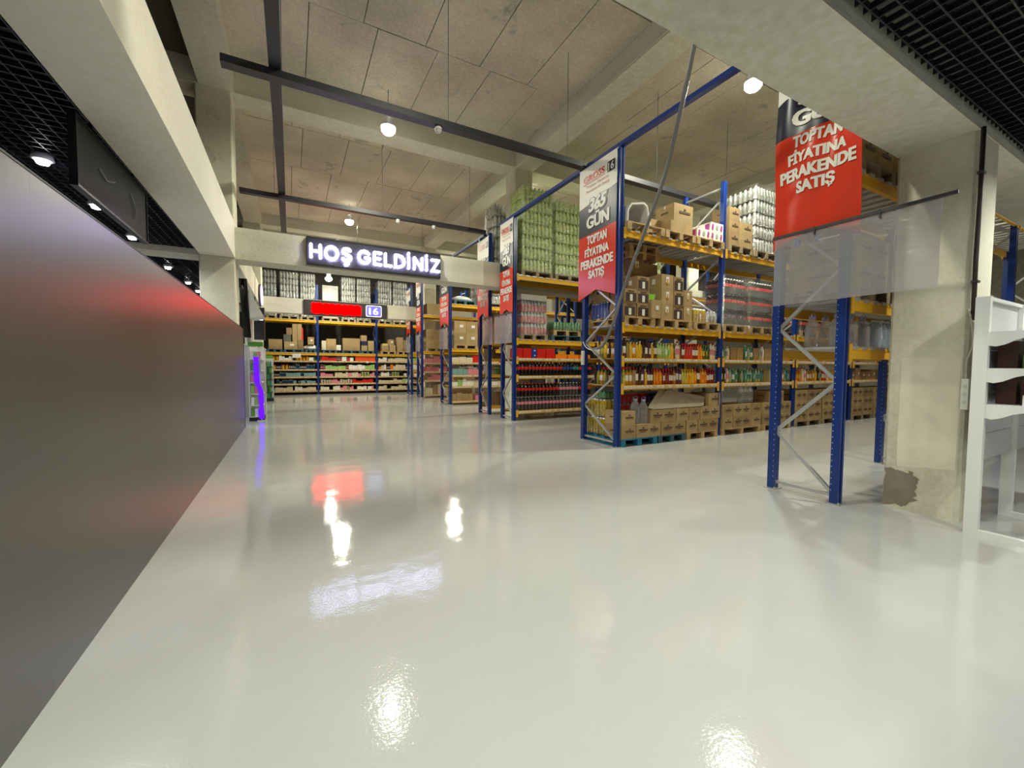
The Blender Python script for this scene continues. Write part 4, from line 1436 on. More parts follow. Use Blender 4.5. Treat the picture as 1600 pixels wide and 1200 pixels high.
for k, (z, h) in enumerate([(0.142, 0.42), (0.702, 0.30), (1.122, 0.34), (1.602, 0.36)]):
    goods_shelf(5.36, 8.0, 14.66, z, h, 'lintel rack shelf %s' % SHN[k], [[1, 13, 3], [5, 0, 15, 13], [5, 15, 6, 3], [5, 0, 13, 2]][k], wmin=0.14)
for k, (z, h) in enumerate([(0.142, 0.50), (0.802, 0.28), (1.202, 0.28), (1.602, 0.36)]):
    goods_shelf(5.36, 8.0, 18.42, z, h, 'far rack shelf %s' % SHN[k], [[1, 13], [1, 3, 13], [3, 8, 10, 0], [1, 12, 3]][k], wmin=0.16)
for k, (z, h) in enumerate([(0.272, 0.6), (1.222, 0.34), (1.702, 0.34)]):
    goods_shelf(5.36, 7.2, 11.55, z, h, 'rear cola rack shelf %s' % SHN[k], [[1, 13], [1, 13, 5], [1, 15, 13]][k], wmin=0.2)
box_load('the brown load of the back-to-back rack', 5.40, 6.4, 11.2, 11.9, 2.208, 2, 2, 0.36, [KRAFT2, KRAFT])
wrapped_load('the tall grey stack', 'silver', 5.40, 6.35, 11.2, 11.9, 3.908, 7, 0.32, 2, 1, packn=(4, 4), simple=True)

# ------------------------------------------------------------------ back rack
zb = {0: 0.212, 1: 0.552, 2: 0.892, 3: 1.252, 4: 1.672}
hh = {0: 0.22, 1: 0.22, 2: 0.24, 3: 0.28, 4: 0.26}
ch = [{0: [0, 13, 6, 13], 1: [0, 7, 0, 3], 2: [1, 13, 1]}, {0: [9, 11, 6, 9], 1: [3, 8, 13, 2], 2: [1, 13, 0, 5]}, {0: [11, 6, 9, 14], 1: [7, 0, 3, 13], 2: [0, 7, 11, 12]},
      {0: [11, 9, 14, 11], 1: [0, 10, 5, 13], 2: [0, 11, 13, 12]}, {0: [14, 0, 15], 1: [10, 0, 6, 2], 2: [0, 13, 3, 5]}]
for b in range(3):
    for k in range(5):
        x0 = BKX + b * BKB + 0.1
        x1 = x0 + BKB - 0.2
        if b == 0:
            x0 = -0.95
        end = x1
        if k == 4 and b == 1:
            end = x0 + 1.6
        goods_shelf(x0, end, 22.5, zb[k], hh[k], 'back rack shelf %s, %s bay' % (SHN[k], ('left', 'middle', 'right')[b]), ch[k][b], run=4, wmin=0.09, wmax=0.22)
for i in range(3):
    carton('bright orange-red box on the back rack, %s of three' % ('left', 'middle', 'right')[i], 2.93 + i * 0.33, 3.25 + i * 0.33, 22.54, 22.9, 1.672, 1.93, mat('orange_red', (0.80, 0.09, 0.01), 0.4), None, tape=False, group='orange-red boxes of the back rack')
# pallets with cartons on level 2.06
zm = 2.068
items = [(-1.0, -0.35, 0.55, 'low', [(0.0, 0.62, 0.40)]), (-0.30, 0.55, 0, 'tall', [(0.0, 0.85, 0.38)]), (0.62, 1.10, 0, 'sack', []), (1.40, 2.05, 0, 'mid', [(0.12, 0.55, 0.62)]),
         (2.30, 3.20, 0, 'big', [(0.0, 0.88, 0.64)]), (3.22, 3.86, 0, 'duo', [(0.0, 0.30, 0.34)]), (4.2, 5.0, 0, 'low2', [(0.06, 0.4, 0.34)]), (5.05, 5.75, 0, 'last', [(0.0, 0.34, 0.72)])]
for i, (a, b, _, nm, cs) in enumerate(items):
    pallet('dark pallet on the back rack mid level, %s' % ordw(i, len(items)), a, b, 22.52, 23.4, zm, PNAVY if i < 6 else WOOD, True)
zt = zm + 0.146
BG = 'cartons on the back rack mid level'


def bcarton(desc, a, b, z0, h, m=KRAFT, st=None):
    carton(desc + ' on the back rack mid level', a, b, 22.56, 23.0, z0, z0 + h, m, st, tape=False, side=False, group=BG)


bcarton('leftmost flat-topped carton', -0.92, -0.36, zt, 0.46, KRAFT)
bcarton('wide low carton under the tall pair', -0.28, 0.28, zt, 0.36, KRAFT2, 'sticker')
bcarton('dark lattice-printed carton left of the tall pair', -0.30, 0.02, zt + 0.362, 0.34, mat('lattice', (0.10, 0.10, 0.08), 0.6))
bcarton('carton on the lattice-printed box', -0.18, 0.06, zt + 0.704, 0.32, KRAFT3)
bcarton('left carton of the tall pair', 0.08, 0.28, zt + 0.362, 0.86, KRAFT)
bcarton('right carton of the tall pair', 0.29, 0.48, zt + 0.452, 0.78, KRAFT)
bcarton('narrow carton below the right of the tall pair', 0.30, 0.54, zt, 0.45, KRAFT3)
bcarton('red small carton beside the tall pair', 0.485, 0.54, zt + 0.452, 0.60, mat('bright_red', (0.80, 0.02, 0.02), 0.4))
thing('white_sack', 'white plastic sack lying on the back rack under a small carton', 'sack', (0.90, 22.9, zt), mesh=MB().lathe([(0.26, 0.0), (0.32, 0.05), (0.30, 0.14), (0.18, 0.22), (0.05, 0.25)], [PAPER] * 4, n=14, sx=1.15).mesh('sack'))
bcarton('small carton resting on the white sack', 0.74, 1.02, zt + 0.252, 0.36, KRAFT, 'sticker')
bcarton('pale carton left of the square carton', 1.36, 1.56, zt, 0.46, mat('cream_box', (0.66, 0.58, 0.42)))
bcarton('square brown carton in the middle bay', 1.58, 2.02, zt, 0.56, KRAFT2)
bcarton('white small carton right of the square carton', 2.03, 2.24, zt, 0.26, PAPER)
bcarton('large wide carton in the middle bay', 2.34, 3.16, zt, 0.62, KRAFT)
bcarton('lower carton under the dark printed one', 3.24, 3.52, zt, 0.27, KRAFT2)
bcarton('dark navy carton between two brown ones', 3.24, 3.52, zt + 0.272, 0.22, NAVY)
bcarton('upper brown carton of the dark printed pile', 3.22, 3.50, zt + 0.494, 0.30, KRAFT)
bcarton('tilted tall carton beside the blue upright', 3.56, 3.86, zt, 0.52, KRAFT2)
bcarton('wide low carton in the right bay', 4.26, 4.62, zt, 0.30, KRAFT)
bcarton('yellow-topped carton in the right bay', 4.30, 4.58, zt + 0.302, 0.10, mat('yellowish', (0.60, 0.48, 0.12), 0.6))
bcarton('red-ringed carton in the right bay', 4.66, 4.98, zt, 0.32, KRAFT2)
bcarton('rounded upper carton in the right bay', 4.62, 4.90, zt + 0.322, 0.30, KRAFT, 'sticker')
bcarton('tall carton near the end of the right bay', 5.06, 5.38, zt, 0.76, KRAFT)
bcarton('carton beside the tall one at the end', 5.40, 5.64, zt, 0.62, KRAFT3)
bcarton('white-strapped carton at the end', 5.65, 5.86, zt, 0.42, KRAFT2)
# top level: wrapped stacks
zu = 3.668
tops = [(-1.35, -0.55), (-0.45, 0.38), (0.42, 1.12), (2.28, 2.98), (3.02, 3.72), (4.06, 4.80), (4.84, 5.62)]
for i, (a, b) in enumerate(tops):
    wrapped_load('the %s back-rack stack' % ordw(i, 7), 'silver', a, b, 22.52, 23.4, zu, 7, 0.295, 1, 1, packn=(6, 6), simple=True, pm=WOODO)
pallet('wooden pallet under the white load on the back rack top', 1.38, 2.18, 22.52, 23.4, zu, WOODO, True)
carton('white wrapped load below the lamp on the back rack top', 1.42, 2.14, 22.56, 23.3, zu + 0.146, zu + 1.75, mat('white_wrap', (0.40, 0.38, 0.35), 0.35, noise=0.15, bump=0.5), None, tape=False)
thing('shelf_notice', 'white paper notice hanging on the back rack beam', 'notice', mesh=MB().box(0.06, 22.470, 1.80, 0.42, 22.474, 2.0, PAPER).mesh('notice'))
thing('shelf_tag', 'small white tag on the upper back shelf edge', 'tag', mesh=MB().box(3.45, 22.470, 1.57, 3.55, 22.474, 1.66, PAPER).mesh('tag'))
thing('shelf_tag', 'small white tag on the fourth back shelf edge', 'tag', mesh=MB().box(3.12, 22.470, 1.17, 3.22, 22.474, 1.25, PAPER).mesh('tag'))


# ------------------------------------------------------------------ lettering
def fit_text(body, wdt, hgt, m, bold=0.0, shear=0.0, depth=0.0):
    """mesh scaled so its bounding box is wdt x hgt, lower left at 0,0 (local x,y)"""
    raw = RAW_TEXT[(body, bold, shear)]
    vs = [v.co.copy() for v in raw.vertices]
    fs = [list(p.vertices) for p in raw.polygons]
    V, Fc = [], []
    shifts = (-0.03, 0.0, 0.03) if bold > 0.025 else (0.0,)
    for k, d in enumerate(shifts):
        o = len(V)
        V += [(c.x + d, c.y, 0.0006 * k) for c in vs]
        Fc += [[o + i for i in f] for f in fs]
    me = bpy.data.meshes.new('lettering')
    me.from_pydata(V, [], Fc)
    me.materials.append(m)
    xs = [v.co.x for v in me.vertices]
    ys = [v.co.y for v in me.vertices]
    x0, x1, y0, y1 = min(xs), max(xs), min(ys), max(ys)
    for v in me.vertices:
        v.co.x = (v.co.x - x0) / (x1 - x0) * wdt
        v.co.y = (v.co.y - y0) / (y1 - y0) * hgt
    return me


def cut_mesh(me, step):
    bm = bmesh.new()
    bm.from_mesh(me)
    for ax in (0, 1):
        lo = min(v.co[ax] for v in bm.verts)
        hi = max(v.co[ax] for v in bm.verts)
        k = lo + step
        while k < hi:
            co = Vector((0, 0, 0))
            co[ax] = k
            no = Vector((0, 0, 0))
            no[ax] = 1
            bmesh.ops.bisect_plane(bm, geom=bm.verts[:] + bm.edges[:] + bm.faces[:], plane_co=co, plane_no=no)
            k += step
    bm.to_mesh(me)
    bm.free()
    return me


# ------------------------------------------------------------------ banners on the rack ends
def banner(label, X, ya, yb_, ztop, zbot, wav=0.0, voff=0.0, detail=True):
    """hangs in the plane x = X facing the main aisle; ya = far edge (left in view), yb = near edge"""
    t = thing('banner', label, 'banner', (0, 0, 0), group='red sale banners on the rack ends')
    W, H = ya - yb_, ztop - zbot
    HT = H - voff

    def T(f):
        return voff + f * HT

    def wave(u, v):       # u along width 0..W from far edge, v height above bottom
        if wav == 0:
            return 0.004 * math.sin(5 * u)
        a = wav * (0.25 + 0.75 * v / H)
        return a * (math.sin(9 * u + 2.2 * v) * 0.55 + 0.30 * math.sin(17 * u - 3.0 * v + 1) + 0.35 * math.sin(4.2 * v + 2 * u))

    def place(u, v, off=0.0):
        return (X - off + wave(u, v), ya - u, zbot + v)

    def strip(fn_lo, fn_hi, m, name, n=28, k=16):
        mb = MB()
        vs, fs = [], []
        for j in range(k + 1):
            for i in range(n + 1):
                u = W * i / n
                lo, hi = fn_lo(u), fn_hi(u)
                vs.append(place(u, lo + (hi - lo) * j / k))
        for j in range(k):
            for i in range(n):
                a = j * (n + 1) + i
                fs.append((a, a + 1, a + n + 2, a + n + 1))
        # thin sheet: back side
        o = len(vs)
        vs += [(p[0] + 0.003, p[1], p[2]) for p in vs]
        fs += [tuple(o + q for q in f[::-1]) for f in fs]
        mb.add(vs, fs, m, True)
        part(name, mb.mesh(name), t)

    notch = 0.17
    low = lambda u: notch * (1 - abs(u - W / 2) / (W / 2))
    v1 = lambda u: T(0.482) + 0.05 * u          # red / navy border
    v2 = lambda u: T(0.70) + 0.16 * u          # navy / white border
    topv = lambda u: H
    strip(low, v1, BAN_R, 'red_field')
    strip(v1, v2, BAN_N, 'navy_field', k=6)
    strip(v2, topv, BAN_W, 'white_field', k=6)

    def put(me, u, v, name='lettering', off=0.006, step=0.07):
        if wav:
            cut_mesh(me, step)
        for q in me.vertices:
            p = place(u + q.co.x, v + q.co.y, off + q.co.z)
            q.co = p
        part(name, me, t)

    put(fit_text('365', 0.50 * W, 0.100 * HT, BAN_W, 0.032, 0.25), 0.27 * W, T(0.650), off=0.012)
    put(fit_text('365', 0.56 * W, 0.120 * HT, BAN_N, 0.09, 0.25), 0.24 * W, T(0.640), off=0.007)
    put(fit_text('GÜN', 0.62 * W, 0.112 * HT, BAN_W, 0.032, 0.0), 0.22 * W, T(0.530), off=0.010)
    for i, (t_, wd) in enumerate((('TOPTAN', 0.54), ('FİYATINA', 0.66), ('PERAKENDE', 0.88), ('SATIŞ', 0.44))):
        hh_ = 0.066 * HT * (1.20 if i == 1 else 1.0) * (1.25 if i == 3 else 1)
        vv = T((0.412, 0.322, 0.234, 0.138)[i])
        put(fit_text(t_, wd * W, hh_, BAN_W, 0.032, 0.0), (1.02 - wd) / 2 * W, vv, off=0.008)
    put(fit_text('GROSS', 0.58 * W, 0.048 * HT, BAN_R, 0.02, 0.0), 0.12 * W, T(0.885), off=0.008)

    def field(u0, u1, f0, f1, m, name):
        mb = MB()
        mb.add([place(u, v, 0.008) for u, v in ((u0 * W, T(f0)), (u1 * W, T(f0)), (u1 * W, T(f1)), (u0 * W, T(f1)))], [(0, 1, 2, 3)], m)
        part(name, mb.mesh(name), t)
    field(0.12, 0.71, 0.872, 0.877, BAN_R, 'underline')
    field(0.77, 0.96, 0.868, 0.94, BAN_N, 'number_field')
    put(fit_text('16', 0.14 * W, 0.056 * HT, BAN_W, 0.02, 0.0), 0.795 * W, T(0.876), off=0.012)
    if detail:
        put(fit_text('Toptan Fiyatına', 0.60 * W, 0.026 * HT, mat('faded_red', (0.55, 0.22, 0.18), 0.5)), 0.20 * W, T(0.832), off=0.008)
        put(fit_text('Perakende Satış', 0.62 * W, 0.026 * HT, mat('faded_red', (0.55, 0.22, 0.18), 0.5)), 0.20 * W, T(0.797), off=0.008)
    # hem rod and ties
    part('hem_rod', MB().tube([(X + 0.006, ya + 0.02, ztop - 0.004), (X + 0.006, yb_ - 0.02, ztop - 0.004)], 0.008, GALV, 6).mesh('hem_rod'), t)
    return t


BX = 5.175
banner('long printed banner on the end of the juice rack', BX, 6.80, 5.72, 5.38, 2.80)
banner('large wavy red banner nearest the viewer at the open rack', 5.12, 2.93, 2.08, 5.16, 2.88, wav=0.085, voff=0.28)
banner('printed banner on the end of the cola rack', BX, 10.38, 9.62, 5.38, 2.85)
banner('printed banner cut by the lintel behind the cola rack', BX, 11.96, 11.14, 5.30, 2.92, detail=False)
banner('small printed banner on the rack behind the lintel', BX, 15.66, 14.62, 5.36, 2.95, detail=False)
banner('small printed banner on the far rack', BX, 19.14, 18.36, 5.36, 2.92, detail=False)
banner('smallest printed banner on the farthest rack', BX, 20.95, 20.2, 5.2, 2.92, detail=False)


# translucent sheets under the banners
def sheet(label, X, ya, yb_, z0, z1, rail_ext=(0.0, 0.0)):
    t = thing('clear_sheet', label, 'sheet', (0, 0, 0), group='translucent sheets at the rack ends')
    part('panel', MB().box(X, yb_, z0, X + 0.004, ya, z1, M_SHEET).mesh('panel'), t)
    part('rail', MB().box(X - 0.012, yb_ - rail_ext[1], z1, X + 0.016, ya + rail_ext[0], z1 + 0.03, DKGREY).mesh('rail'), t)
    for k in range(2):
        y = yb_ + (ya - yb_) * (0.3 + 0.4 * k)
        part('clip', MB().box(X - 0.016, y, z1 - 0.05, X + 0.020, y + 0.012, z1 + 0.036, DKGREY).mesh('clip'), t)


sheet('large translucent sheet hanging beside the near column', 5.07, 2.88, 1.46, 2.22, 3.0, (0.02, 0.10))
sheet('translucent sheet below the cola rack banner', 5.14, 10.66, 9.60, 2.10, 2.88)
sheet('translucent sheet left of the cola rack sheet', 5.14, 11.50, 10.80, 2.10, 2.88)
sheet('narrow translucent sheet on the rack behind the lintel', 5.14, 15.6, 14.66, 2.1, 2.9)
sheet('narrow translucent sheet on the farthest racks', 5.14, 20.9, 20.2, 2.1, 2.9)
sheet('narrow translucent sheet on the far rack', 5.14, 19.1, 18.4, 2.1, 2.88)

# ------------------------------------------------------------------ lit signs
# welcome sign
sg = thing('welcome_sign', 'dark box sign with glowing white rounded letters on the lintel', 'sign', (0, 0, 0))
part('panel', MB().box(0.36, 10.38, 3.75, 3.43, 10.45, 4.35, SIGNPANEL).mesh('panel'), sg)
fr = MB()
for a in ((0.345, 10.372, 4.335, 3.445, 10.45, 4.36), (0.345, 10.372, 3.74, 3.445, 10.45, 3.765), (0.345, 10.372, 3.765, 0.365, 10.45, 4.335), (3.425, 10.372, 3.765, 3.445, 10.45, 4.335)):
    fr.box(*a, BLACK)
part('frame', fr.mesh('frame'), sg)

# letters as rounded strokes, units: cap height 1
ST = {
    'H': (0.78, [[(0, 0), (0, 1)], [(0.62, 0), (0.62, 1)], [(0, .5), (0.62, .5)]]),
    'O': (0.98, [[(0.41 + 0.41 * math.cos(a * math.pi / 12), .5 + .5 * math.sin(a * math.pi / 12)) for a in range(25)]]),
    'S': (0.72, [[(0.52, .86), (0.42, .97), (0.27, 1.0), (0.1, .95), (0.02, .8), (0.06, .64), (0.2, .55), (0.38, .47), (0.54, .36), (0.56, .2), (0.46, .05), (0.28, 0), (0.1, .04), (0.0, .16)],
                 [(0.28, -0.02), (0.30, -0.17), (0.36, -0.25), (0.28, -0.33), (0.16, -0.31)]]),
    ' ': (0.02, []),
    'G': (0.95, [[(0.74, .80), (0.62, .93), (0.42, 1.0), (0.2, .94), (0.05, .75), (0, .5), (0.05, .25), (0.2, .06), (0.42, 0), (0.62, .05), (0.76, .2), (0.76, .45), (0.48, .45)]]),
    'E': (0.64, [[(0.5, 0), (0, 0), (0, 1), (0.5, 1)], [(0, .5), (0.42, .5)]]),
    'L': (0.58, [[(0, 1), (0, 0), (0.44, 0)]]),
    'D': (0.86, [[(0, 0), (0, 1), (0.26, 1), (0.50, .92), (0.66, .72), (0.70, .5), (0.66, .28), (0.50, .08), (0.26, 0), (0, 0)]]),
    'I': (0.26, [[(0, 0), (0, 1)], [(0, 1.30), (0, 1.305)]]),
    'N': (0.82, [[(0, 0), (0, 1), (0.64, 0), (0.64, 1)]]),
    'Z': (0.66, [[(0, 1), (0.58, 1), (0, 0), (0.60, 0)]]),
}


def stroke_letter(strokes, h, r, depth, m, mback):
    """rounded stroke letters: union of discs and bars, local x right, z up, front toward -y"""
    mb = MB()
    eps = 0.0
    for stt in strokes:
        pts = [(p[0] * h, p[1] * h) for p in stt]
        for k, p in enumerate(pts):
            eps += 0.00005
            poly = [(p[0] + r * math.cos(2 * math.pi * j / 14), p[1] + r * math.sin(2 * math.pi * j / 14)) for j in range(14)]
            mb.prism(poly, 'y', -depth - eps, 0, m)
        for p, q in zip(pts[:-1], pts[1:]):
            dx, dz = q[0] - p[0], q[1] - p[1]
            l = math.hypot(dx, dz)
            if l < 1e-6:
                continue
            eps += 0.00005
            nx_, nz_ = -dz / l * r, dx / l * r
            mb.prism([(p[0] + nx_, p[1] + nz_), (p[0] - nx_, p[1] - nz_), (q[0] - nx_, q[1] - nz_), (q[0] + nx_, q[1] + nz_)], 'y', -depth - eps, 0, m)
    return mb


word = 'HOS GELDINIZ'
capH, rad = 0.275, 0.031
total = sum(ST[c][0] for c in word) - (ST['Z'][0] - 0.6)
gap = 0.20
tw = total * capH + gap * capH * (len(word) - 1)
fac = (3.02 - 2 * rad) / tw
x = 0.40 + rad
for c in word:
    adv, strokes = ST[c]
    if strokes:
        sc = [[(p[0] * fac, p[1]) for p in s_] for s_ in strokes]
        mb = stroke_letter(sc, capH, rad, 0.035, SIGNW, SIGNPANEL)
        part('letter', mb.mesh('letter'), sg, (x, 10.33, 3.895), label='glowing white letter')
        st = MB()
        st.box(0.02, 0.0, 0.10, 0.035, 0.05, 0.13, DKGREY)
        part('standoff', st.mesh('standoff'), sg, (x, 10.33, 3.895))
    x += (adv + gap) * capH * fac

# red sign on the far lintel
rs = thing('red_sign', 'long grey sign with glowing red word and blue number on far lintel', 'sign', (0, 0, 0))
part('panel', MB().box(0.52, 19.42, 3.59, 3.89, 19.5, 4.20, SIGNPANEL).mesh('panel'), rs)
fr = MB()
for a in ((0.50, 19.41, 4.18, 3.91, 19.5, 4.21), (0.50, 19.41, 3.58, 3.91, 19.5, 3.61), (0.50, 19.41, 3.61, 0.53, 19.5, 4.18), (3.88, 19.41, 3.61, 3.91, 19.5, 4.18)):
    fr.box(*a, BLACK)
part('frame', fr.mesh('frame'), rs)
rr = random.Random(5)
n = 26
topc = [(0.78 + 1.99 * k / n, 4.09 + 0.03 * math.sin(k * 1.9) + rr.uniform(-.012, .012)) for k in range(n + 1)]
botc = [(0.78 + 1.99 * k / n, 3.66 - 0.005 * k / n + 0.025 * math.sin(k * 1.3 + 1) + rr.uniform(-.012, .012)) for k in range(n + 1)]
topc[0] = (0.80, 4.04)
botc[0] = (0.80, 3.70)
mb = MB()
vs = []
for yy in (19.36, 19.42):
    vs += [(p[0], yy, p[1]) for p in botc] + [(p[0], yy, p[1]) for p in topc]
m1 = n + 1
fs = [(k, k + 1, m1 + k + 1, m1 + k) for k in range(n)] + [(2 * m1 + k + 1, 2 * m1 + k, 3 * m1 + k, 3 * m1 + k + 1) for k in range(n)]
fs += [(k + 1, k, 2 * m1 + k, 2 * m1 + k + 1) for k in range(n)] + [(m1 + k, m1 + k + 1, 3 * m1 + k + 1, 3 * m1 + k) for k in range(n)]
fs += [(0, m1, 3 * m1, 2 * m1), (n, 2 * m1 + n, 3 * m1 + n, m1 + n)]
mb.add(vs, fs, SIGNR)
part('red_word', mb.mesh('red_word'), rs, label='glowing red word block')


def rrect(x0, z0, x1, z1, r, k=5):
    out = []
    for cx, cz, t0 in ((x1 - r, z0 + r, -90), (x1 - r, z1 - r, 0), (x0 + r, z1 - r, 90), (x0 + r, z0 + r, 180)):
        for j in range(k):
            a = R(t0 + 90 * j / (k - 1))
            out.append((cx + r * math.cos(a), cz + r * math.sin(a)))
    return out


part('number_border', MB().prism(rrect(2.99, 3.645, 3.66, 4.14, 0.06)[::-1], 'y', 19.385, 19.42, NUMW_M).mesh('number_border'), rs)
part('number_field', MB().prism(rrect(3.015, 3.667, 3.635, 4.118, 0.05)[::-1], 'y', 19.375, 19.386, SIGNB).mesh('number_field'), rs)
me = fit_text('16', 0.40, 0.31, NUMW_M, 0.02)
for v in me.vertices:
    v.co = (3.115 + v.co.x, 19.368 - v.co.z, 3.735 + v.co.y)
part('number', me, rs)

# black box sign hung behind the left beam
tv = thing('black_box_sign', 'black glossy box sign hanging above the partition', 'sign', (0, 0, 0))
part('case', MB().box(-1.69, 5.12, 3.09, -1.645, 7.12, 3.70, mat('box_black', (0.006, 0.006, 0.005), 0.3, spec=0.25)).mesh('case'), tv)
fr = MB()
for a in ((-1.695, 5.10, 3.07, -1.635, 7.14, 3.09), (-1.695, 5.10, 3.70, -1.635, 7.14, 3.715), (-1.695, 5.10, 3.09, -1.635, 5.12, 3.70), (-1.695, 7.12, 3.09, -1.635, 7.14, 3.70)):
    fr.box(*a, BLACK)
part('frame', fr.mesh('frame'), tv)
part('lit_face', MB().prism([(5.2, 3.34), (5.26, 3.28), (7.0, 3.28), (7.06, 3.34), (7.06, 3.48), (7.0, 3.54), (5.26, 3.54), (5.2, 3.48)], 'x', -1.715, -1.696, NUMW_M).mesh('lit_face'), tv)
part('wire', MB().tube([(-1.638, 5.6, 3.42), (-1.63, 5.75, 3.36), (-1.63, 5.9, 3.40), (-1.636, 6.0, 3.44)], 0.006, GREY, 6).mesh('wire'), tv)
part('wire', MB().tube([(-1.638, 6.5, 3.50), (-1.63, 6.62, 3.40), (-1.63, 6.66, 3.30), (-1.636, 6.6, 3.24)], 0.006, GREY, 6).mesh('wire'), tv)
part('hanger', MB().box(-1.68, 5.5, 3.715, -1.655, 5.53, 4.15, BLACK).mesh('hanger'), tv)
part('hanger', MB().box(-1.68, 6.7, 3.715, -1.655, 6.73, 4.15, BLACK).mesh('hanger'), tv)

# ------------------------------------------------------------------ stands past the partition
def display_stand(label, x0, x1, y0, y1, h, side_m, goods, cap=None):
    t = thing('display_stand', label, 'display stand', (0, 0, 0))
    part('back_panel', MB().box(x0, y0, 0.10, x0 + 0.03, y1, h, LGREY).mesh('back_panel'), t)
    part('side_panel', MB().box(x0 + 0.03, y1 - 0.03, 0.10, x1, y1, h, LGREY).mesh('side_panel'), t)
    part('base', MB().box(x0, y0, 0, x1, y1, 0.10, BLACK).mesh('base'), t)
    zs_ = [0.10 + (h - 0.45) * k / 5 for k in range(6)]
    for z in zs_:
        part('shelf', MB().box(x0 + 0.03, y0, z, x1 - 0.02, y1 - 0.03, z + 0.02, side_m).mesh('shelf'), t)
    part('header', MB().box(x0, y0, h, x1, y0 + 0.03, h + 0.12, GREEN).mesh('header'), t)
    for k, z in enumerate(zs_):
        for i in range(3):
            c = goods[(k + i) % len(goods)]
            thing('snack_packet', '%s packet on the %s' % (c[1], label), 'packet', (x0 + 0.05 + i * (x1 - x0 - 0.1) / 3, y0 + 0.02, z + 0.02), mesh=carton_mesh(c[0]), group='packets on the ' + label,
                  scale=((x1 - x0 - 0.1) / 3 - 0.01, 0.12, 0.2))
    return t


display_stand('white and green snack stand at the partition end', -0.98, -0.64, 12.6, 13.3, 1.95, PAPER, [(GREEN, 'green'), (PAPER, 'white'), (LGREEN, 'light green'), (PINK, 'pink')])
display_stand('green snack stand beside the far column', -0.97, -0.64, 19.1, 19.48, 1.72, DGREEN, [(GREEN, 'green'), (TEAL, 'teal'), (DGREEN, 'dark green')])
# made-up glowing violet strip, shaped after a scribble, not a real sign
vs_ = thing('violet_mark', 'made-up upright glowing violet strip on the snack stand edge', 'sign', (0, 0, 0))
rr = random.Random(9)
pl, pr_ = [], []
for k in range(15):
    z = 0.06 + 1.62 * k / 14
    cx = -0.70 if z < 0.8 else (-0.70 - 0.10 * min(1, (z - 0.8) / 0.25))
    pl.append((cx - 0.055 + rr.uniform(-.012, .012), z))
    pr_.append((cx + 0.055 + rr.uniform(-.012, .012), z))
part('strip', MB().prism((pr_ + pl[::-1]), 'y', 12.55, 12.575, MARKV).mesh('strip'), vs_)
part('stand_plate', MB().box(-0.80, 12.52, 0, -0.62, 12.60, 0.02, LGREY).mesh('stand_plate'), vs_)
part('post', MB().box(-0.71, 12.576, 0.02, -0.69, 12.596, 1.70, LGREY).mesh('post'), vs_)

# tilted black screen and grey funnel on the column, round lilac sign
sc1 = thing('wall_screen', 'black screen fixed edge-on to the left column', 'screen', (0, 0, 0))
part('panel', MB().prism([(11.35, 3.46), (11.42, 3.46), (12.25, 2.15), (12.18, 2.15)], 'x', -1.03, -0.87, BLKGLOSS).mesh('panel'), sc1)
part('bracket', MB().box(-1.0, 11.05, 3.20, -0.94, 11.55, 3.26, BLACK).mesh('bracket'), sc1)
fn = thing('grey_canopy', 'pale grey wedge canopy beside the black wall screen', 'canopy', (0, 0, 0))
part('skin', MB().prism([(-0.90, 3.35), (-0.60, 2.72), (-0.90, 2.66)], 'y', 12.4, 13.2, LGREY).mesh('skin'), fn)
part('rear_plate', MB().box(-0.98, 12.4, 2.05, -0.901, 13.2, 3.36, GREY).mesh('rear_plate'), fn)
tv2 = thing('hanging_monitor', 'black hanging monitor with white glare above the snack stand', 'monitor', (0, 0, 0))
part('case', MB().box(-1.06, 16.0, 2.30, -0.76, 16.35, 3.36, BLACK).mesh('case'), tv2)
part('painted_glare', MB().box(-1.0, 15.985, 2.94, -0.80, 16.0, 2.975, mat('glare_paint', (1, 1, 1), emit=(0.75, 0.8, 1), es=3)).mesh('painted_glare'), tv2)  # glare line on the dark screen, put in as a glowing strip
part('hanger', MB().box(-0.92, 16.15, 3.36, -0.90, 16.17, 3.72, BLACK).mesh('hanger'), tv2) if False else part('hanger', MB().box(-1.04, 16.15, 3.36, -1.01, 16.18, 3.74, BLACK).mesh('hanger'), tv2)
ls = thing('lilac_round_sign', 'round lilac lit sign seen edge-on near the far column', 'sign', (0, 0, 0))
disc = [(17.9 + 0.55 * math.cos(2 * math.pi * k / 20), 4.02 + 0.36 * math.sin(2 * math.pi * k / 20)) for k in range(20)]
part('lit_face', MB().prism(disc, 'x', -0.93, -0.90, LILAC).mesh('lit_face'), ls)
disc2 = [(17.9 + 0.60 * math.cos(2 * math.pi * k / 20), 4.02 + 0.40 * math.sin(2 * math.pi * k / 20)) for k in range(20)]
part('case', MB().prism(disc2, 'x', -0.998, -0.931, DKGREY).mesh('case'), ls)
# grey cooler wall beyond the partition
co = thing('cooler_cabinet', 'tall grey cabinet side beyond the snack stand', 'cabinet', (0, 0, 0))
part('body', MB().box(-1.6, 13.6, 0.0, -0.86, 18.6, 2.02, GREY).mesh('body'), co)
part('edge_trim', MB().box(-0.86, 13.6, 0.0, -0.835, 13.64, 2.04, mat('trim_cream', (0.70, 0.68, 0.55), 0.4)).mesh('edge_trim'), co)
part('top_panel', MB().box(-1.6, 13.6, 2.02, -0.84, 18.6, 2.06, LGREY).mesh('top_panel'), co)

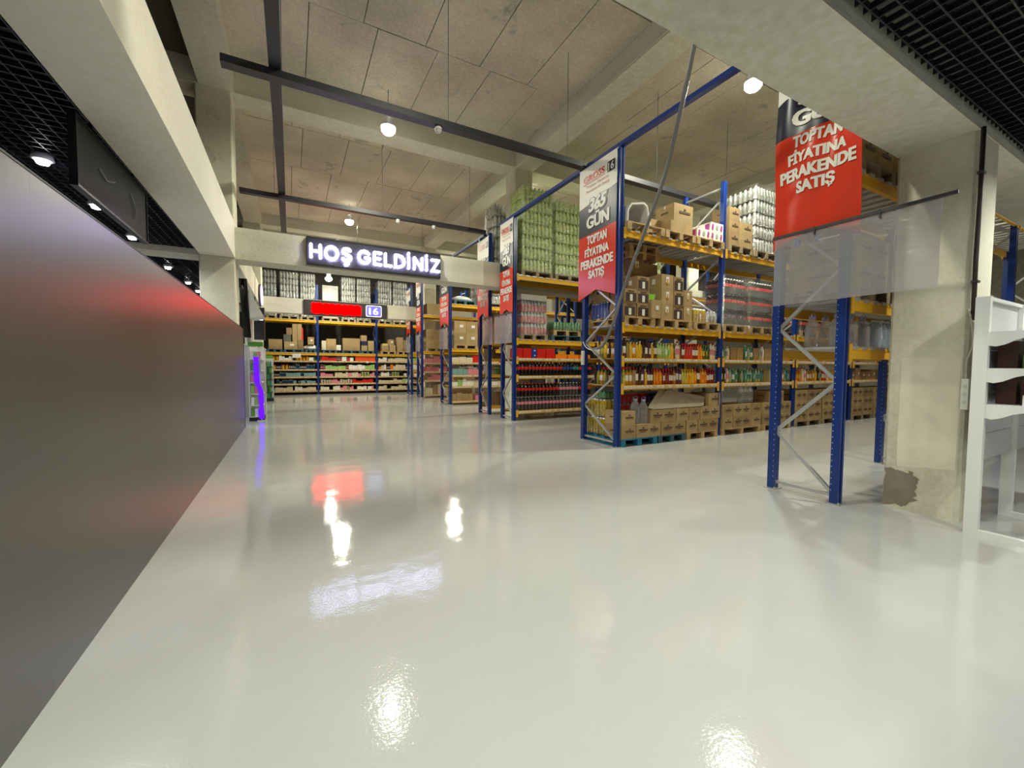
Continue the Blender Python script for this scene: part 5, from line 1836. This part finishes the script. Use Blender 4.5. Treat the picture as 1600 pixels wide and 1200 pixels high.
# ------------------------------------------------------------------ white shelf unit at right
gd = thing('white_shelf_unit', 'white metal shelf unit with curved brackets at the right edge', 'shelf unit', (0, 0, 0))
part('post', MB().box(5.385, 1.21, 0.0, 5.445, 1.30, 2.13, WHITE).mesh('post'), gd)
part('post', MB().box(6.38, 1.21, 0.0, 6.44, 1.30, 2.13, WHITE).mesh('post'), gd)
part('post', MB().box(7.38, 1.21, 0.0, 7.44, 1.30, 2.13, WHITE).mesh('post'), gd)
for k in range(2):
    xa = 5.445 + k * 1.0
    for j, (z0, z1) in enumerate(((0.66, 0.90), (0.905, 1.28), (1.285, 1.66), (1.665, 2.10))):
        part('back_panel', MB().box(xa + 0.002, 1.245, z0, xa + 0.932, 1.265, z1, LGREY).mesh('back_panel'), gd)
part('top_rail', MB().box(5.445, 1.22, 2.10, 7.38, 1.29, 2.13, WHITE).mesh('top_rail'), gd)
for z in (1.18, 1.50, 1.82):
    for xx in (5.40, 6.40):
        pl = [(1.21, z), (0.78, z), (0.78, z - 0.035), (0.95, z - 0.045), (1.05, z - 0.075), (1.12, z - 0.115), (1.17, z - 0.13), (1.21, z - 0.12)]
        part('bracket', MB().prism(pl[::-1], 'x', xx, xx + 0.03, WHITE).mesh('bracket'), gd)
    part('shelf', MB().box(5.43, 0.78, z - 0.02, 6.40, 1.21, z, WHITE).mesh('shelf'), gd)
    part('shelf', MB().box(6.43, 0.78, z - 0.02, 7.38, 1.21, z, WHITE).mesh('shelf'), gd)
    part('price_edge', MB().box(5.43, 0.765, z - 0.035, 7.38, 0.78, z + 0.01, WHITE).mesh('price_edge'), gd)
for xx in (5.385, 6.38, 7.38):
    part('foot', MB().box(xx, 0.72, 0.0, xx + 0.06, 1.21, 0.05, WHITE).mesh('foot'), gd)
for k, z in enumerate((1.18, 1.50)):
    for i in range(3):
        thing('goods_packet', 'dark brown box at the back of the %s white shelf, %s' % (('lower', 'middle')[k], ordw(i, 3)), 'packet', (5.62 + i * 0.25, 1.08, z + 0.001), mesh=carton_mesh(mat('choc', (0.08, 0.03, 0.02), 0.4)),
              group='dark boxes on the white shelf unit', scale=(0.24, 0.12, 0.24))
PG = [(PAPER, 'white'), (mat('choc', (0.08, 0.03, 0.02), 0.4), 'dark brown'), (LGREEN, 'green'), (PAPER, 'white')]
for k, z in enumerate((1.18, 1.50, 1.82)):
    for i in range(6):
        m_, c_ = PG[(i + k) % 4]
        thing('goods_packet', '%s packet on the %s white shelf, %s' % (c_, ('lower', 'middle', 'upper')[k], ordw(i, 6)), 'packet', (5.50 + i * 0.15, 0.86 + 0.04 * (i % 2), z + 0.001), mesh=carton_mesh(m_), group='packets on the white shelf unit',
              scale=(0.12, 0.16, (0.09, 0.2, 0.12)[(i + k) % 3]))

# ------------------------------------------------------------------ conduit, cables, sockets, cameras
cp = [(3.72, 2.9, 5.30), (4.05, 3.55, 4.75), (4.45, 4.30, 4.02), (4.86, 5.05, 3.16), (5.02, 5.42, 2.72), (5.07, 5.60, 2.36), (5.10, 5.74, 2.16), (5.12, 5.95, 1.96), (5.14, 6.20, 1.87)]
# the conduit hangs from the near rail, in front of it
p0 = Vector((3.74, 3.0, 5.34))
hose = thing('hanging_conduit', 'grey conduit hanging diagonally from the near beam to the juice rack', 'cable', (0, 0, 0))


def smooth_path(pts, k=6):
    P = [Vector(p) for p in pts]
    out = []
    for i in range(len(P) - 1):
        a, b, c, d = P[max(i - 1, 0)], P[i], P[i + 1], P[min(i + 2, len(P) - 1)]
        for j in range(k):
            t = j / k
            out.append(0.5 * ((2 * b) + (c - a) * t + (2 * a - 5 * b + 4 * c - d) * t * t + (-a + 3 * b - 3 * c + d) * t ** 3))
    out.append(P[-1])
    return out


def ray_pt(px, py, X=None, Y=None):
    """world point on the plane x=X or y=Y that a measured sight line meets (used once, for slack cables)"""
    d = rt2 * ((px - 800) / 642.0) + up2 * (-(py - 600) / 642.0) + fw
    s = (X / d.x) if X is not None else (Y / d.y)
    return Vector((0, 0, 1.5)) + d * s


top_c = (3.72, 2.9, 5.25)
pts = [(3.60, 2.62, 5.60), top_c, tuple(ray_pt(1083, 80, X=3.93)), tuple(ray_pt(1064, 170, X=4.20)), tuple(ray_pt(1040, 270, X=4.5)), tuple(ray_pt(1008, 360, X=4.8)), tuple(ray_pt(975, 450, X=5.05)), tuple(ray_pt(958, 505, X=5.13)),
       tuple(ray_pt(943, 538, X=5.14)), tuple(ray_pt(927, 546, X=5.15))]
part('hose', MB().tube(smooth_path(pts), 0.027, CABLE, 10).mesh('hose'), hose)
part('hook', MB().tube([(3.60, 2.62, 5.60), (3.60, 2.5, 5.62), (3.60, 2.3, 5.5), (3.60, 2.01, 4.38)], 0.012, GALV, 6).mesh('hook'), hose)
rp = thing('white_rope', 'white rope loop tying the conduit to the rack brace', 'rope', mesh=MB().tube(smooth_path([ray_pt(911, 534, X=5.17), ray_pt(916, 543, X=5.16), ray_pt(926, 547, X=5.14), ray_pt(936, 543, X=5.13), ray_pt(944, 533, X=5.13)]), 0.009, PAPER, 6).mesh('rope'))


def socket(label, x, y, z, h=0.30, wd=0.05, cable=None):
    t = thing('power_strip', label, 'socket', (x, y, z), group='white power strips')
    part('body', MB().box(-0.02, -wd / 2, 0, 0.02, wd / 2, h, mat('socket_white', (0.75, 0.78, 0.70), 0.4)).mesh('body'), t)
    for k in range(3):
        part('outlet', MB().prism([(0.016 * math.cos(2 * math.pi * j / 10), h * (0.25 + 0.25 * k) + 0.016 * math.sin(2 * math.pi * j / 10)) for j in range(10)], 'x', -0.023, -0.0205, LGREY).mesh('outlet'), t)
    if cable:
        part('cord', MB().tube(smooth_path(cable), 0.006, mat('cord_white', (0.62, 0.60, 0.50), 0.5), 6).mesh('cord'), t)


socket('white power strip dangling beside the near column', 5.60, 1.385, 1.11, 0.29, 0.045, [(0, 0.0, 0.29), (0.01, 0.005, 0.45), (0.0, -0.03, 0.62), (0.0, -0.01, 0.85), (0.08, 0.03, 0.95)])
socket('white power strip on the end of the juice rack', 5.17, 6.62, 1.52, 0.28, 0.06)
socket('white power strip on the end of the cola rack', 5.17, 9.70, 0.58, 0.22, 0.07)
# dark pipe on the near column corner
pp = thing('dark_pipe', 'dark vertical pipe along the corner of the near column', 'pipe', (0, 0, 0))
part('tube', MB().tube([(5.655, 1.375, 1.95), (5.652, 1.378, 2.5), (5.656, 1.374, 3.1), (5.655, 1.375, 3.72)], 0.018, mat('pipe_dark', (0.035, 0.025, 0.02), 0.5), 8).mesh('tube'), pp)
for z in (2.3, 3.3):
    part('clamp', MB().box(5.63, 1.352, z, 5.70, 1.398, z + 0.02, DKGREY).mesh('clamp'), pp)


def cctv(label, x, y, z):
    t = thing('dome_camera', label, 'camera', (x, y, z), group='white dome cameras under the rails')
    part('base', MB().lathe([(0.05, 0.0), (0.06, -0.02), (0.06, -0.05)], [WHITE, WHITE], n=14).mesh('base'), t)
    part('dome', MB().lathe([(0.052, -0.05), (0.045, -0.085), (0.02, -0.105)], [LGREY, LGREY], n=14).mesh('dome'), t)


cctv('white dome camera under the long rail right of the lamp', 2.2, 6.72, RZ)
cctv('white dome camera under the rail behind the welcome sign, left', 2.6, 11.42, RZ)
cctv('white dome camera under the rail behind the welcome sign, right', 3.6, 11.42, RZ)
# thin cable strung along the ceiling beam
thing('ceiling_cable', 'pale cable sagging along the ceiling beam', 'cable', mesh=MB().tube(smooth_path([(5.6, 3.0, 7.08), (5.55, 5.0, 7.02), (5.6, 7.0, 7.06), (5.55, 8.6, 7.0), (5.2, 9.6, 6.6), (4.5, 10.42, 6.0)]), 0.008, mat('cord_white', (0.62, 0.60, 0.50), 0.5), 6).mesh('ceiling_cable'))


# ------------------------------------------------------------------ tell alike things apart by their place
NUMW = ['first', 'second', 'third', 'fourth', 'fifth', 'sixth', 'seventh', 'eighth', 'ninth', 'tenth', 'eleventh', 'twelfth', 'thirteenth', 'fourteenth', 'fifteenth', 'sixteenth', 'seventeenth', 'eighteenth',
        'nineteenth', 'twentieth', 'twenty-first', 'twenty-second', 'twenty-third']


def clusters(vals, tol):
    out = []
    for v in sorted(vals):
        if not out or v - out[-1][-1] > tol:
            out.append([v])
        else:
            out[-1].append(v)
    return [(c[0], c[-1]) for c in out]


def which(v, cl):
    for i, (a, b) in enumerate(cl):
        if a - 1e-6 <= v <= b + 1e-6:
            return i
    return 0


by = {}
for o in COL.objects:
    if o.parent is None and 'label' in o.keys() and 'kind' not in o.keys():
        by.setdefault(o['label'], []).append(o)
for lab, obs in by.items():
    if len(obs) < 2:
        continue
    zc = clusters([o.location.z for o in obs], 0.05)
    yc = clusters([o.location.y for o in obs], 0.05)
    cell = {}
    for o in obs:
        cell.setdefault((which(o.location.z, zc), which(o.location.y, yc)), []).append(o)
    for (zi, yi), os_ in cell.items():
        os_.sort(key=lambda o: math.atan2(o.location.x, o.location.y))
        for k, o in enumerate(os_):
            bits = []
            if len(zc) > 1:
                bits.append('top layer' if zi == len(zc) - 1 else ('bottom layer' if zi == 0 else NUMW[zi] + ' layer'))
            if len(yc) > 1:
                bits.append('front row' if yi == 0 else ('rear row' if yi == len(yc) - 1 else NUMW[yi] + ' row'))
            if len(os_) > 1 and k < len(NUMW):
                bits.append(NUMW[k] + ' from left')
            new = lab + ', ' + ', '.join(bits)
            if len(new.split()) <= 16:
                o['label'] = new
